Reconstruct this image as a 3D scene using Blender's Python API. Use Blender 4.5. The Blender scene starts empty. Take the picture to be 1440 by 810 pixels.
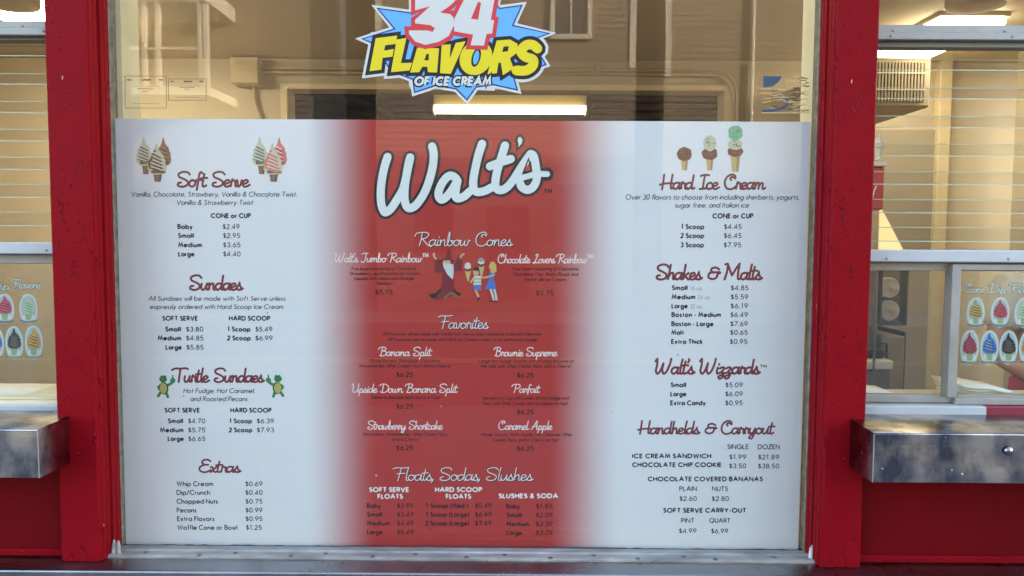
import bpy, math, random
from mathutils import Vector, Matrix
from mathutils.geometry import tessellate_polygon
R = math.radians
random.seed(7)
C = bpy.context.scene.collection
S = bpy.context.scene

# ------------------------------------------------------------------ camera
F = 1100.0                                  # focal length in pixels of a 1440 px wide frame
EYE = Vector((0, 0, 1.55))
cam = bpy.data.cameras.new('camera'); cam.sensor_width = 36; cam.lens = F / 1440 * 36
cam.clip_start = 0.05; cam.clip_end = 2000
co = bpy.data.objects.new('camera', cam); C.objects.link(co)
ROT = (Matrix.Rotation(R(0.3), 3, 'Z') @ Matrix.Rotation(R(90 - 3.67), 3, 'X') @ Matrix.Rotation(R(0.33), 3, 'Z'))
co.matrix_world = Matrix.Translation(EYE) @ ROT.to_4x4()
S.camera = co

# ------------------------------------------------------------------ sky, sun, exposure
SUN_EL, SUN_AZ = R(14), R(60)               # low sun behind the shop, shining on the far side of the street
w = bpy.data.worlds.new('World'); S.world = w; w.use_nodes = True
nt = w.node_tree; nt.nodes.clear()
sky = nt.nodes.new('ShaderNodeTexSky'); sky.sky_type = 'NISHITA'; sky.sun_disc = False
sky.sun_elevation = SUN_EL; sky.sun_rotation = SUN_AZ; sky.air_density = 1.0; sky.dust_density = 2.0; sky.ozone_density = 1.0
bg = nt.nodes.new('ShaderNodeBackground'); bg.inputs[1].default_value = 0.15
wo = nt.nodes.new('ShaderNodeOutputWorld')
nt.links.new(sky.outputs[0], bg.inputs[0]); nt.links.new(bg.outputs[0], wo.inputs[0])
sl = bpy.data.lights.new('sun', 'SUN'); sl.energy = 2.2; sl.angle = R(0.53); sl.color = (1, .86, .68)
so = bpy.data.objects.new('sun', sl); C.objects.link(so)
# sun stands towards +Y (sky rotation is clockwise from +Y)
sd = Vector((math.sin(SUN_AZ) * math.cos(SUN_EL), math.cos(SUN_AZ) * math.cos(SUN_EL), math.sin(SUN_EL)))
so.rotation_euler = sd.to_track_quat('Z', 'Y').to_euler(); so.location = sd * 40
S.view_settings.view_transform = 'Standard'; S.view_settings.look = 'None'
S.view_settings.exposure = 3.35; S.view_settings.gamma = 1
S.cycles.max_bounces = 8; S.cycles.transparent_max_bounces = 24; S.cycles.caustics_reflective = False

# ------------------------------------------------------------------ helpers
def at(px, py, Y):
    """the point on the vertical plane at distance Y that the photograph shows at (px, py)"""
    d = ROT @ Vector(((px - 720) / F, -(py - 405) / F, -1))
    return EYE + d * (Y / d.y)
def AX(px, Y, py=405): return at(px, py, Y).x
def AZ(py, Y, px=720): return at(px, py, Y).z

MATS = {}
def mat(name, col=(.5, .5, .5), rough=.6, metal=0., noise=0., nscale=8., bump=0., bscale=60., emit=None, es=0., spec=.5, coat=0., rvar=0., nstretch=(1, 1, 1), col2=None):
    m = bpy.data.materials.new(name); m.use_nodes = True; n = m.node_tree.nodes; l = m.node_tree.links
    p = n['Principled BSDF']
    p.inputs['Base Color'].default_value = (*col, 1); p.inputs['Roughness'].default_value = rough
    p.inputs['Metallic'].default_value = metal; p.inputs['Specular IOR Level'].default_value = spec
    p.inputs['Coat Weight'].default_value = coat; p.inputs['Coat Roughness'].default_value = .12
    if emit: p.inputs['Emission Color'].default_value = (*emit, 1); p.inputs['Emission Strength'].default_value = es
    if noise or bump or rvar:
        tc = n.new('ShaderNodeTexCoord'); mp = n.new('ShaderNodeMapping'); mp.inputs['Scale'].default_value = nstretch
        l.new(tc.outputs['Object'], mp.inputs[0])
    if noise or rvar:
        t = n.new('ShaderNodeTexNoise'); t.inputs['Scale'].default_value = nscale; t.inputs['Detail'].default_value = 6; t.inputs['Roughness'].default_value = .62
        l.new(mp.outputs[0], t.inputs[0])
    if noise:
        r = n.new('ShaderNodeValToRGB')
        c2 = col2 or tuple(c * (1 - noise) for c in col); c1 = col if col2 else tuple(min(1, c * (1 + noise * .6)) for c in col)
        r.color_ramp.elements[0].position = .32; r.color_ramp.elements[0].color = (*c2, 1)
        r.color_ramp.elements[1].position = .68; r.color_ramp.elements[1].color = (*c1, 1)
        l.new(t.outputs[0], r.inputs[0]); l.new(r.outputs[0], p.inputs['Base Color'])
    if rvar:
        mr = n.new('ShaderNodeMapRange'); mr.inputs[1].default_value = .3; mr.inputs[2].default_value = .7
        mr.inputs[3].default_value = max(.02, rough - rvar); mr.inputs[4].default_value = rough + rvar
        l.new(t.outputs[0], mr.inputs[0]); l.new(mr.outputs[0], p.inputs['Roughness'])
    if bump:
        t2 = n.new('ShaderNodeTexNoise'); t2.inputs['Scale'].default_value = bscale; t2.inputs['Detail'].default_value = 4
        l.new(mp.outputs[0], t2.inputs[0])
        b = n.new('ShaderNodeBump'); b.inputs['Strength'].default_value = bump; b.inputs['Distance'].default_value = .004
        l.new(t2.outputs[0], b.inputs['Height']); l.new(b.outputs[0], p.inputs['Normal'])
    MATS[name] = m
    return m

def glass_mat(name, tint=(1, 1, 1), dirt=0.0, f0=.04, wave=.0):
    m = bpy.data.materials.new(name); m.use_nodes = True; n = m.node_tree.nodes; l = m.node_tree.links; n.clear()
    o = n.new('ShaderNodeOutputMaterial'); mx = n.new('ShaderNodeMixShader')
    tr = n.new('ShaderNodeBsdfTransparent'); tr.inputs[0].default_value = (*tint, 1)
    gl = n.new('ShaderNodeBsdfAnisotropic') if False else n.new('ShaderNodeBsdfGlossy'); gl.inputs['Roughness'].default_value = 0.0
    lw = n.new('ShaderNodeLayerWeight'); lw.inputs[0].default_value = .5
    pw = n.new('ShaderNodeMath'); pw.operation = 'POWER'; pw.inputs[1].default_value = 5
    ma = n.new('ShaderNodeMath'); ma.operation = 'MULTIPLY_ADD'; ma.inputs[1].default_value = 1 - f0; ma.inputs[2].default_value = f0
    l.new(lw.outputs['Facing'], pw.inputs[0]); l.new(pw.outputs[0], ma.inputs[0])
    l.new(ma.outputs[0], mx.inputs[0]); l.new(tr.outputs[0], mx.inputs[1]); l.new(gl.outputs[0], mx.inputs[2])
    out = mx
    tc = n.new('ShaderNodeTexCoord')
    if wave:
        t = n.new('ShaderNodeTexNoise'); t.inputs['Scale'].default_value = 3.5; t.inputs['Detail'].default_value = 1
        l.new(tc.outputs['Object'], t.inputs[0])
        b = n.new('ShaderNodeBump'); b.inputs['Strength'].default_value = wave; b.inputs['Distance'].default_value = .01
        l.new(t.outputs[0], b.inputs['Height']); l.new(b.outputs[0], gl.inputs['Normal'])
    if dirt:
        df = n.new('ShaderNodeBsdfDiffuse'); df.inputs[0].default_value = (.75, .75, .75, 1)
        t = n.new('ShaderNodeTexNoise'); t.inputs['Scale'].default_value = 5; t.inputs['Detail'].default_value = 9; t.inputs['Roughness'].default_value = .7
        mp = n.new('ShaderNodeMapping'); mp.inputs['Scale'].default_value = (1, 1, .35)
        l.new(tc.outputs['Object'], mp.inputs[0]); l.new(mp.outputs[0], t.inputs[0])
        mr = n.new('ShaderNodeMapRange'); mr.inputs[1].default_value = .35; mr.inputs[2].default_value = .8; mr.inputs[3].default_value = dirt * .25; mr.inputs[4].default_value = dirt * 2.2
        l.new(t.outputs[0], mr.inputs[0])
        v = n.new('ShaderNodeTexVoronoi'); v.inputs['Scale'].default_value = 16; l.new(tc.outputs['Object'], v.inputs[0])
        vr = n.new('ShaderNodeMapRange'); vr.inputs[1].default_value = .035; vr.inputs[2].default_value = .06; vr.inputs[3].default_value = .4; vr.inputs[4].default_value = 0
        l.new(v.outputs['Distance'], vr.inputs[0])
        # only a few of the cells carry a speck
        sr = n.new('ShaderNodeSeparateColor'); l.new(v.outputs['Color'], sr.inputs[0])
        gt = n.new('ShaderNodeMath'); gt.operation = 'GREATER_THAN'; gt.inputs[1].default_value = .9; l.new(sr.outputs[0], gt.inputs[0])
        mu = n.new('ShaderNodeMath'); mu.operation = 'MULTIPLY'; l.new(vr.outputs[0], mu.inputs[0]); l.new(gt.outputs[0], mu.inputs[1])
        ad = n.new('ShaderNodeMath'); ad.operation = 'ADD'; l.new(mr.outputs[0], ad.inputs[0]); l.new(mu.outputs[0], ad.inputs[1])
        m2 = n.new('ShaderNodeMixShader'); l.new(ad.outputs[0], m2.inputs[0]); l.new(mx.outputs[0], m2.inputs[1]); l.new(df.outputs[0], m2.inputs[2]); out = m2
    l.new(out.outputs[0], o.inputs[0]); MATS[name] = m
    return m

def tag(o, label=None, cat=None, group=None, kind=None):
    if label: o['label'] = label
    if cat: o['category'] = cat
    if group: o['group'] = group
    if kind: o['kind'] = kind
    return o
def thing(name, loc, label, cat, group=None):
    o = bpy.data.objects.new(name, None); C.objects.link(o); o.location = loc; o.empty_display_size = .1
    return tag(o, label, cat, group)
def wloc(o):
    v = Vector((0, 0, 0))
    while o is not None: v += o.location; o = o.parent
    return v

class MB:
    """collects shapes in world coordinates; build() links them as one mesh object"""
    def __init__(s): s.v = []; s.f = []; s.mi = []; s.sm = []; s.cur = 0; s.smooth = False
    def add(s, vs, fs, sm=None):
        b = len(s.v); s.v += [tuple(v) for v in vs]; s.f += [tuple(b + i for i in f) for f in fs]
        s.mi += [s.cur] * len(fs); s.sm += [s.smooth if sm is None else sm] * len(fs); return s
    def box(s, x0, x1, y0, y1, z0, z1):
        x0, x1 = sorted((x0, x1)); y0, y1 = sorted((y0, y1)); z0, z1 = sorted((z0, z1))
        vs = [(x, y, z) for z in (z0, z1) for y in (y0, y1) for x in (x0, x1)]
        return s.add(vs, [(0, 2, 3, 1), (4, 5, 7, 6), (0, 1, 5, 4), (2, 6, 7, 3), (0, 4, 6, 2), (1, 3, 7, 5)])
    def bbox(s, x0, x1, y0, y1, z0, z1, b=.004):
        """a box with chamfered edges"""
        x0, x1 = sorted((x0, x1)); y0, y1 = sorted((y0, y1)); z0, z1 = sorted((z0, z1))
        b = min(b, (x1 - x0) * .45, (y1 - y0) * .45, (z1 - z0) * .45)
        vs = []; idx = {}
        for ix, x in enumerate((x0, x1)):
            for iy, y in enumerate((y0, y1)):
                for iz, z in enumerate((z0, z1)):
                    sx, sy, sz = (b if ix == 0 else -b), (b if iy == 0 else -b), (b if iz == 0 else -b)
                    idx[ix, iy, iz] = len(vs); vs += [(x, y + sy, z + sz), (x + sx, y, z + sz), (x + sx, y + sy, z)]
        fs = []
        def q(*a): fs.append(a)
        g = lambda c, k: idx[c] + k
        for k, ax in enumerate('xyz'):
            for s_ in (0, 1):
                cs = [((s_, a, c) if k == 0 else (a, s_, c) if k == 1 else (a, c, s_)) for a, c in ((0, 0), (1, 0), (1, 1), (0, 1))]
                f = [g(c, k) for c in cs]
                flip = (s_ == 0) if k != 1 else (s_ == 1)
                fs.append(tuple(reversed(f)) if flip else tuple(f))
        for a in (0, 1):
            for c in (0, 1):
                fs.append((g((0, a, c), 1), g((1, a, c), 1), g((1, a, c), 2), g((0, a, c), 2)))
                fs.append((g((a, 0, c), 0), g((a, 1, c), 0), g((a, 1, c), 2), g((a, 0, c), 2)))
                fs.append((g((a, c, 0), 0), g((a, c, 1), 0), g((a, c, 1), 1), g((a, c, 0), 1)))
        for c in idx: fs.append((g(c, 0), g(c, 1), g(c, 2)))
        return s.add(vs, fs)
    def tube(s, pts, r, n=10, caps=True, smooth=True):
        pts = [Vector(p) for p in pts]; rs = r if isinstance(r, (list, tuple)) else [r] * len(pts)
        vs = []; fs = []; up = None
        for i, p in enumerate(pts):
            d = (pts[min(i + 1, len(pts) - 1)] - pts[max(i - 1, 0)]).normalized()
            if up is None: up = d.orthogonal().normalized()
            up = (up - d * up.dot(d)).normalized(); sd_ = d.cross(up)
            for k in range(n):
                a = 2 * math.pi * k / n; vs.append(p + (up * math.cos(a) + sd_ * math.sin(a)) * rs[i])
        for i in range(len(pts) - 1):
            for k in range(n):
                fs.append((i * n + k, i * n + (k + 1) % n, (i + 1) * n + (k + 1) % n, (i + 1) * n + k))
        s.add(vs, fs, smooth)
        if caps: s.add(vs[:n], [tuple(range(n))[::-1]], False); s.add(vs[-n:], [tuple(range(n))], False)
        return s
    def lathe(s, c, prof, n=20, smooth=True, axis='Z'):
        c = Vector(c); vs = []; fs = []
        for r_, h in prof:
            for k in range(n):
                a = 2 * math.pi * k / n; x, y = r_ * math.cos(a), r_ * math.sin(a)
                vs.append(c + (Vector((x, y, h)) if axis == 'Z' else Vector((x, -h, y))))
        for i in range(len(prof) - 1):
            for k in range(n): fs.append((i * n + k, i * n + (k + 1) % n, (i + 1) * n + (k + 1) % n, (i + 1) * n + k))
        s.add(vs, fs, smooth); return s
    def prism_z(s, poly, z0, z1):
        """polygon in x,y (counter-clockwise) pulled up from z0 to z1"""
        n = len(poly); vs = [(x, y, z0) for x, y in poly] + [(x, y, z1) for x, y in poly]
        s.add(vs, [(i, (i + 1) % n, n + (i + 1) % n, n + i) for i in range(n)] + [tuple(range(n, 2 * n)), tuple(range(n))[::-1]])
        return s
    def build(s, name, m, parent=None, recalc=True):
        me = bpy.data.meshes.new(name); off = wloc(parent) if parent else Vector((0, 0, 0))
        me.from_pydata([Vector(v) - off for v in s.v], [], s.f)
        for mm in (m if isinstance(m, (list, tuple)) else [m]): me.materials.append(mm)
        me.polygons.foreach_set('material_index', s.mi); me.polygons.foreach_set('use_smooth', s.sm)
        if recalc:
            import bmesh
            b = bmesh.new(); b.from_mesh(me); bmesh.ops.recalc_face_normals(b, faces=b.faces); b.to_mesh(me); b.free()
        me.update()
        o = bpy.data.objects.new(name, me); C.objects.link(o)
        if parent: o.parent = parent
        return o
def struct(name, mb, m): return tag(mb.build(name, m), kind='structure')
def dup(o, parent, loc):
    c = o.copy(); C.objects.link(c); c.parent = parent; c.location = loc; return c

# ------------------------------------------------------------------ flat print: strokes and polygons on a vertical plane
def smooth_pts(p, n=6):
    if len(p) < 3: return p
    q = [p[0]] + list(p) + [p[-1]]; out = []
    for i in range(1, len(q) - 2):
        a, b, c, d = q[i - 1], q[i], q[i + 1], q[i + 2]
        for k in range(n):
            t = k / n; t2 = t * t; t3 = t2 * t
            out.append(tuple(.5 * (2 * b[j] + (c[j] - a[j]) * t + (2 * a[j] - 5 * b[j] + 4 * c[j] - d[j]) * t2 + (3 * b[j] - a[j] - 3 * c[j] + d[j]) * t3) for j in (0, 1)))
    out.append(tuple(p[-1])); return out

class Print:
    """ink on a plane of constant Y; x to the right, z up, metres; layer counts towards the street"""
    def __init__(s, Y): s.Y = Y; s.mb = {}
    def get(s, key):
        if key not in s.mb: s.mb[key] = MB()
        return s.mb[key]
    def ribbon(s, key, pts, w, layer=0., closed=False, cap='round', k=0):
        mb = s.get(key); P = [Vector(p) for p in pts]
        Q = [P[0]]
        for p in P[1:]:
            if (p - Q[-1]).length > 1e-6: Q.append(p)
        P = Q
        if closed and (P[0] - P[-1]).length < 1e-6: P.pop()
        n = len(P)
        if n < 2: return
        y0 = s.Y - layer * .00025 - k * .00002; vs = []; fs = []
        hw = w / 2
        for i in range(n):
            if closed: a, b = P[i - 1], P[(i + 1) % n]
            else: a, b = P[max(i - 1, 0)], P[min(i + 1, n - 1)]
            d1 = (P[i] - a); d2 = (b - P[i])
            if d1.length < 1e-9: d1 = d2
            if d2.length < 1e-9: d2 = d1
            d1.normalize(); d2.normalize(); n1 = Vector((-d1.y, d1.x)); n2 = Vector((-d2.y, d2.x))
            m = n1 + n2
            if m.length < .2: m = n1
            m.normalize(); L = hw / max(.42, m.dot(n1))
            y = y0 - .000002 * i
            vs.append((P[i].x + m.x * L, y, P[i].y + m.y * L)); vs.append((P[i].x - m.x * L, y, P[i].y - m.y * L))
        for i in range(n - 1 + (1 if closed else 0)):
            j = (i + 1) % n; fs.append((2 * i, 2 * i + 1, 2 * j + 1, 2 * j))
        if not closed and cap == 'round':
            for e, (p, q) in enumerate(((P[0], P[1]), (P[-1], P[-2]))):
                d = (p - q).normalized(); a0 = math.atan2(d.y, d.x); b = len(vs); y = vs[0][1] if e == 0 else vs[2 * n - 1][1]
                m_ = 5
                for t in range(m_ + 1):
                    a = a0 - math.pi / 2 + math.pi * t / m_; vs.append((p.x + hw * math.cos(a), y, p.y + hw * math.sin(a)))
                fs.append(tuple(range(b, b + m_ + 1)))
        mb.add(vs, fs)
    def poly(s, key, pts, layer=0., holes=()):
        mb = s.get(key); y = s.Y - layer * .00025
        loops = [[Vector((p[0], p[1], 0)) for p in pts]] + [[Vector((p[0], p[1], 0)) for p in h] for h in holes]
        flat = [p for l in loops for p in l]
        mb.add([(p.x, y, p.y) for p in flat], tessellate_polygon(loops))
    def ell(s, key, cx, cy, rx, ry, layer=0., n=28, a=0.):
        s.poly(key, [(cx + rx * math.cos(t) * math.cos(a) - ry * math.sin(t) * math.sin(a), cy + rx * math.cos(t) * math.sin(a) + ry * math.sin(t) * math.cos(a)) for t in (2 * math.pi * k / n for k in range(n))], layer)
    def build(s, names, parent):
        out = []
        for key, mb in s.mb.items():
            mats = INK[key]; out.append(mb.build(names.get(key, names['*']), mats, parent, recalc=False))
        s.mb = {}; return out
    def build_one(s, name, parent=None):
        """all inks of this print in one object"""
        t = MB(); mats = []
        for key, mb in s.mb.items():
            t.cur = len(mats); mats.append(INK[key]); t.add(mb.v, mb.f)
        s.mb = {}
        return t.build(name, mats, parent, recalc=False)

def arc(cx, cy, rx, ry, a0, a1, n=None):
    n = n or max(3, int(abs(a1 - a0) / 26))
    return [(cx + rx * math.cos(R(a0 + (a1 - a0) * k / n)), cy + ry * math.sin(R(a0 + (a1 - a0) * k / n))) for k in range(n + 1)]
X = .62                                     # x-height of the geometric sans
r_ = X / 2
def bowl(cx=r_): return arc(cx, r_, r_, r_, 0, 360, 14)
SANS = {
 'A': (.86, [[(0, 0), (.43, 1), (.86, 0)], [(.16, .34), (.70, .34)]]),
 'B': (.55, [[(0, 0), (0, 1), (.28, 1)] + arc(.28, .77, .23, .23, 90, -90) + [(0, .54)], [(.28, .54)] + arc(.28, .27, .27, .27, 90, -90) + [(0, 0)]]),
 'C': (.82, [arc(.5, .5, .5, .5, 48, 312, 14)]),
 'D': (.76, [[(0, 0), (0, 1), (.28, 1)] + arc(.28, .5, .48, .5, 90, -90, 9) + [(0, 0)]]),
 'E': (.48, [[(.48, 1), (0, 1), (0, 0), (.48, 0)], [(0, .52), (.45, .52)]]),
 'F': (.46, [[(.46, 1), (0, 1), (0, 0)], [(0, .52), (.43, .52)]]),
 'G': (.95, [arc(.5, .5, .5, .5, 48, 360, 15) + [(.55, .5)]]),
 'H': (.66, [[(0, 0), (0, 1)], [(.66, 0), (.66, 1)], [(0, .52), (.66, .52)]]),
 'I': (.0, [[(0, 0), (0, 1)]]),
 'J': (.3, [[(.3, 1), (.3, .18)] + arc(.12, .18, .18, .18, 0, -130)]),
 'K': (.6, [[(0, 0), (0, 1)], [(.55, 1), (.03, .5), (.6, 0)]]),
 'L': (.42, [[(0, 1), (0, 0), (.42, 0)]]),
 'M': (.88, [[(0, 0), (.14, 1), (.44, .2), (.74, 1), (.88, 0)]]),
 'N': (.72, [[(0, 0), (0, 1), (.72, 0), (.72, 1)]]),
 'O': (1.0, [arc(.5, .5, .5, .5, 0, 360, 18)]),
 'P': (.5, [[(0, 0), (0, 1), (.24, 1)] + arc(.24, .74, .26, .26, 90, -90) + [(0, .48)]]),
 'Q': (1.0, [arc(.5, .5, .5, .5, 0, 360, 18), [(.55, .35), (.95, -.02)]]),
 'R': (.52, [[(0, 0), (0, 1), (.24, 1)] + arc(.24, .74, .26, .26, 90, -90) + [(0, .48)], [(.24, .48), (.52, 0)]]),
 'S': (.48, [smooth_pts([(.44, .86), (.25, 1), (.05, .86), (.08, .64), (.26, .53), (.46, .40), (.47, .15), (.25, 0), (.02, .13)], 3)]),
 'T': (.56, [[(0, 1), (.56, 1)], [(.28, 1), (.28, 0)]]),
 'U': (.6, [[(0, 1), (0, .3)] + arc(.3, .3, .3, .3, 180, 360) + [(.6, 1)]]),
 'V': (.74, [[(0, 1), (.37, 0), (.74, 1)]]),
 'W': (1.06, [[(0, 1), (.27, 0), (.53, .95), (.79, 0), (1.06, 1)]]),
 'X': (.66, [[(0, 0), (.66, 1)], [(.66, 0), (0, 1)]]),
 'Y': (.66, [[(0, 1), (.33, .48), (.66, 1)], [(.33, .48), (.33, 0)]]),
 'Z': (.6, [[(.02, 1), (.6, 1), (0, 0), (.6, 0)]]),
 'a': (X, [bowl(), [(X, X), (X, 0)]]),
 'b': (X, [bowl(), [(0, 1.04), (0, 0)]]),
 'c': (.46, [arc(r_, r_, r_, r_, 50, 310, 10)]),
 'd': (X, [bowl(), [(X, 1.04), (X, 0)]]),
 'e': (X, [[(.02, r_), (X - .01, r_)] + arc(r_, r_, r_, r_, 0, 318, 12)]),
 'f': (.27, [[(.12, 0), (.12, .84)] + arc(.27, .84, .15, .18, 180, 80), [(0, X), (.27, X)]]),
 'g': (X, [bowl(), [(X, X), (X, -.1)] + arc(r_, -.1, r_, .26, 0, -150)]),
 'h': (.46, [[(0, 0), (0, 1.04)], [(0, .36)] + arc(.23, .38, .23, .24, 180, 0, 6) + [(.46, 0)]]),
 'i': (.0, [[(0, 0), (0, X)], [(-.06, .90), (.06, .90)]]),
 'j': (.0, [[(0, -.3), (0, X)], [(-.06, .90), (.06, .90)]]),
 'k': (.42, [[(0, 0), (0, 1.04)], [(.38, X), (.02, .32), (.42, 0)]]),
 'l': (.0, [[(0, 0), (0, 1.04)]]),
 'm': (.74, [[(0, 0), (0, X)], [(0, .4)] + arc(.185, .43, .185, .19, 180, 0, 5) + [(.37, 0)], [(.37, .4)] + arc(.555, .43, .185, .19, 180, 0, 5) + [(.74, 0)]]),
 'n': (.44, [[(0, 0), (0, X)], [(0, .38)] + arc(.22, .4, .22, .22, 180, 0, 6) + [(.44, 0)]]),
 'o': (X, [bowl()]),
 'p': (X, [bowl(), [(0, X), (0, -.34)]]),
 'q': (X, [bowl(), [(X, X), (X, -.34)]]),
 'r': (.24, [[(0, 0), (0, X)], [(0, .36)] + arc(.22, .4, .22, .22, 180, 80, 4)]),
 's': (.3, [smooth_pts([(.27, .53), (.15, .62), (.03, .5), (.1, .37), (.24, .27), (.28, .12), (.15, 0), (.0, .1)], 2)]),
 't': (.26, [[(.13, 0), (.13, .88)], [(0, X), (.26, X)]]),
 'u': (.44, [[(0, X), (0, .22)] + arc(.22, .22, .22, .22, 180, 360, 6) + [(.44, .3)], [(.44, X), (.44, 0)]]),
 'v': (.46, [[(0, X), (.23, 0), (.46, X)]]),
 'w': (.74, [[(0, X), (.19, 0), (.37, .58), (.55, 0), (.74, X)]]),
 'x': (.44, [[(0, 0), (.44, X)], [(.44, 0), (0, X)]]),
 'y': (.48, [[(0, X), (.25, .02)], [(.48, X), (.12, -.34)]]),
 'z': (.4, [[(.0, X), (.4, X), (0, 0), (.4, 0)]]),
 '0': (.54, [arc(.27, .5, .27, .5, 0, 360, 14)]),
 '1': (.34, [[(.02, .86), (.2, 1), (.2, 0)]]),
 '2': (.5, [arc(.25, .74, .24, .26, 165, -20, 7) + [(.0, 0), (.5, 0)]]),
 '3': (.5, [arc(.24, .76, .22, .24, 150, -90, 7), arc(.24, .27, .26, .27, 90, -150, 8)]),
 '4': (.56, [[(.56, .24), (0, .24), (.42, 1), (.42, 0)]]),
 '5': (.5, [[(.46, 1), (.13, 1), (.05, .55)] + arc(.23, .31, .27, .31, 120, -140, 9)]),
 '6': (.54, [arc(.27, .29, .27, .29, 0, 360, 12), [(.04, .42), (.38, 1)]]),
 '7': (.52, [[(0, 1), (.52, 1), (.12, 0)]]),
 '8': (.5, [arc(.25, .77, .2, .23, 0, 360, 12), arc(.25, .27, .25, .27, 0, 360, 12)]),
 '9': (.54, [arc(.27, .71, .27, .29, 0, 360, 12), [(.5, .58), (.16, 0)]]),
 '$': (.48, [smooth_pts([(.44, .8), (.25, .92), (.05, .8), (.08, .62), (.26, .51), (.46, .39), (.46, .18), (.25, .07), (.02, .2)], 3), [(.25, -.1), (.25, 1.1)]]),
 '.': (.07, [[(-.03, .02), (.10, .02)]]), ',': (.06, [[(.06, .06), (0, -.14)]]), '!': (.0, [[(0, 1), (0, .28)], [(0, 0), (0, .04)]]),
 '&': (.7, [smooth_pts([(.7, 0), (.25, .62), (.2, .85), (.34, 1), (.48, .85), (.4, .65), (.1, .4), (.03, .18), (.2, 0), (.42, .05), (.62, .38)], 3)]),
 '(': (.2, [arc(.5, .42, .5, .72, 130, 230, 6)]), ')': (.2, [arc(-.3, .42, .5, .72, 50, -50, 6)]),
 '-': (.26, [[(0, .36), (.26, .36)]]), '/': (.36, [[(0, -.1), (.36, 1.05)]]), "'": (.0, [[(0, .75), (0, 1.02)]]),
 '™': (.62, [[(0, 1), (.24, 1)], [(.12, 1), (.12, .6)], [(.32, .6), (.34, 1), (.46, .7), (.58, 1), (.61, .6)]]),
}
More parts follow.
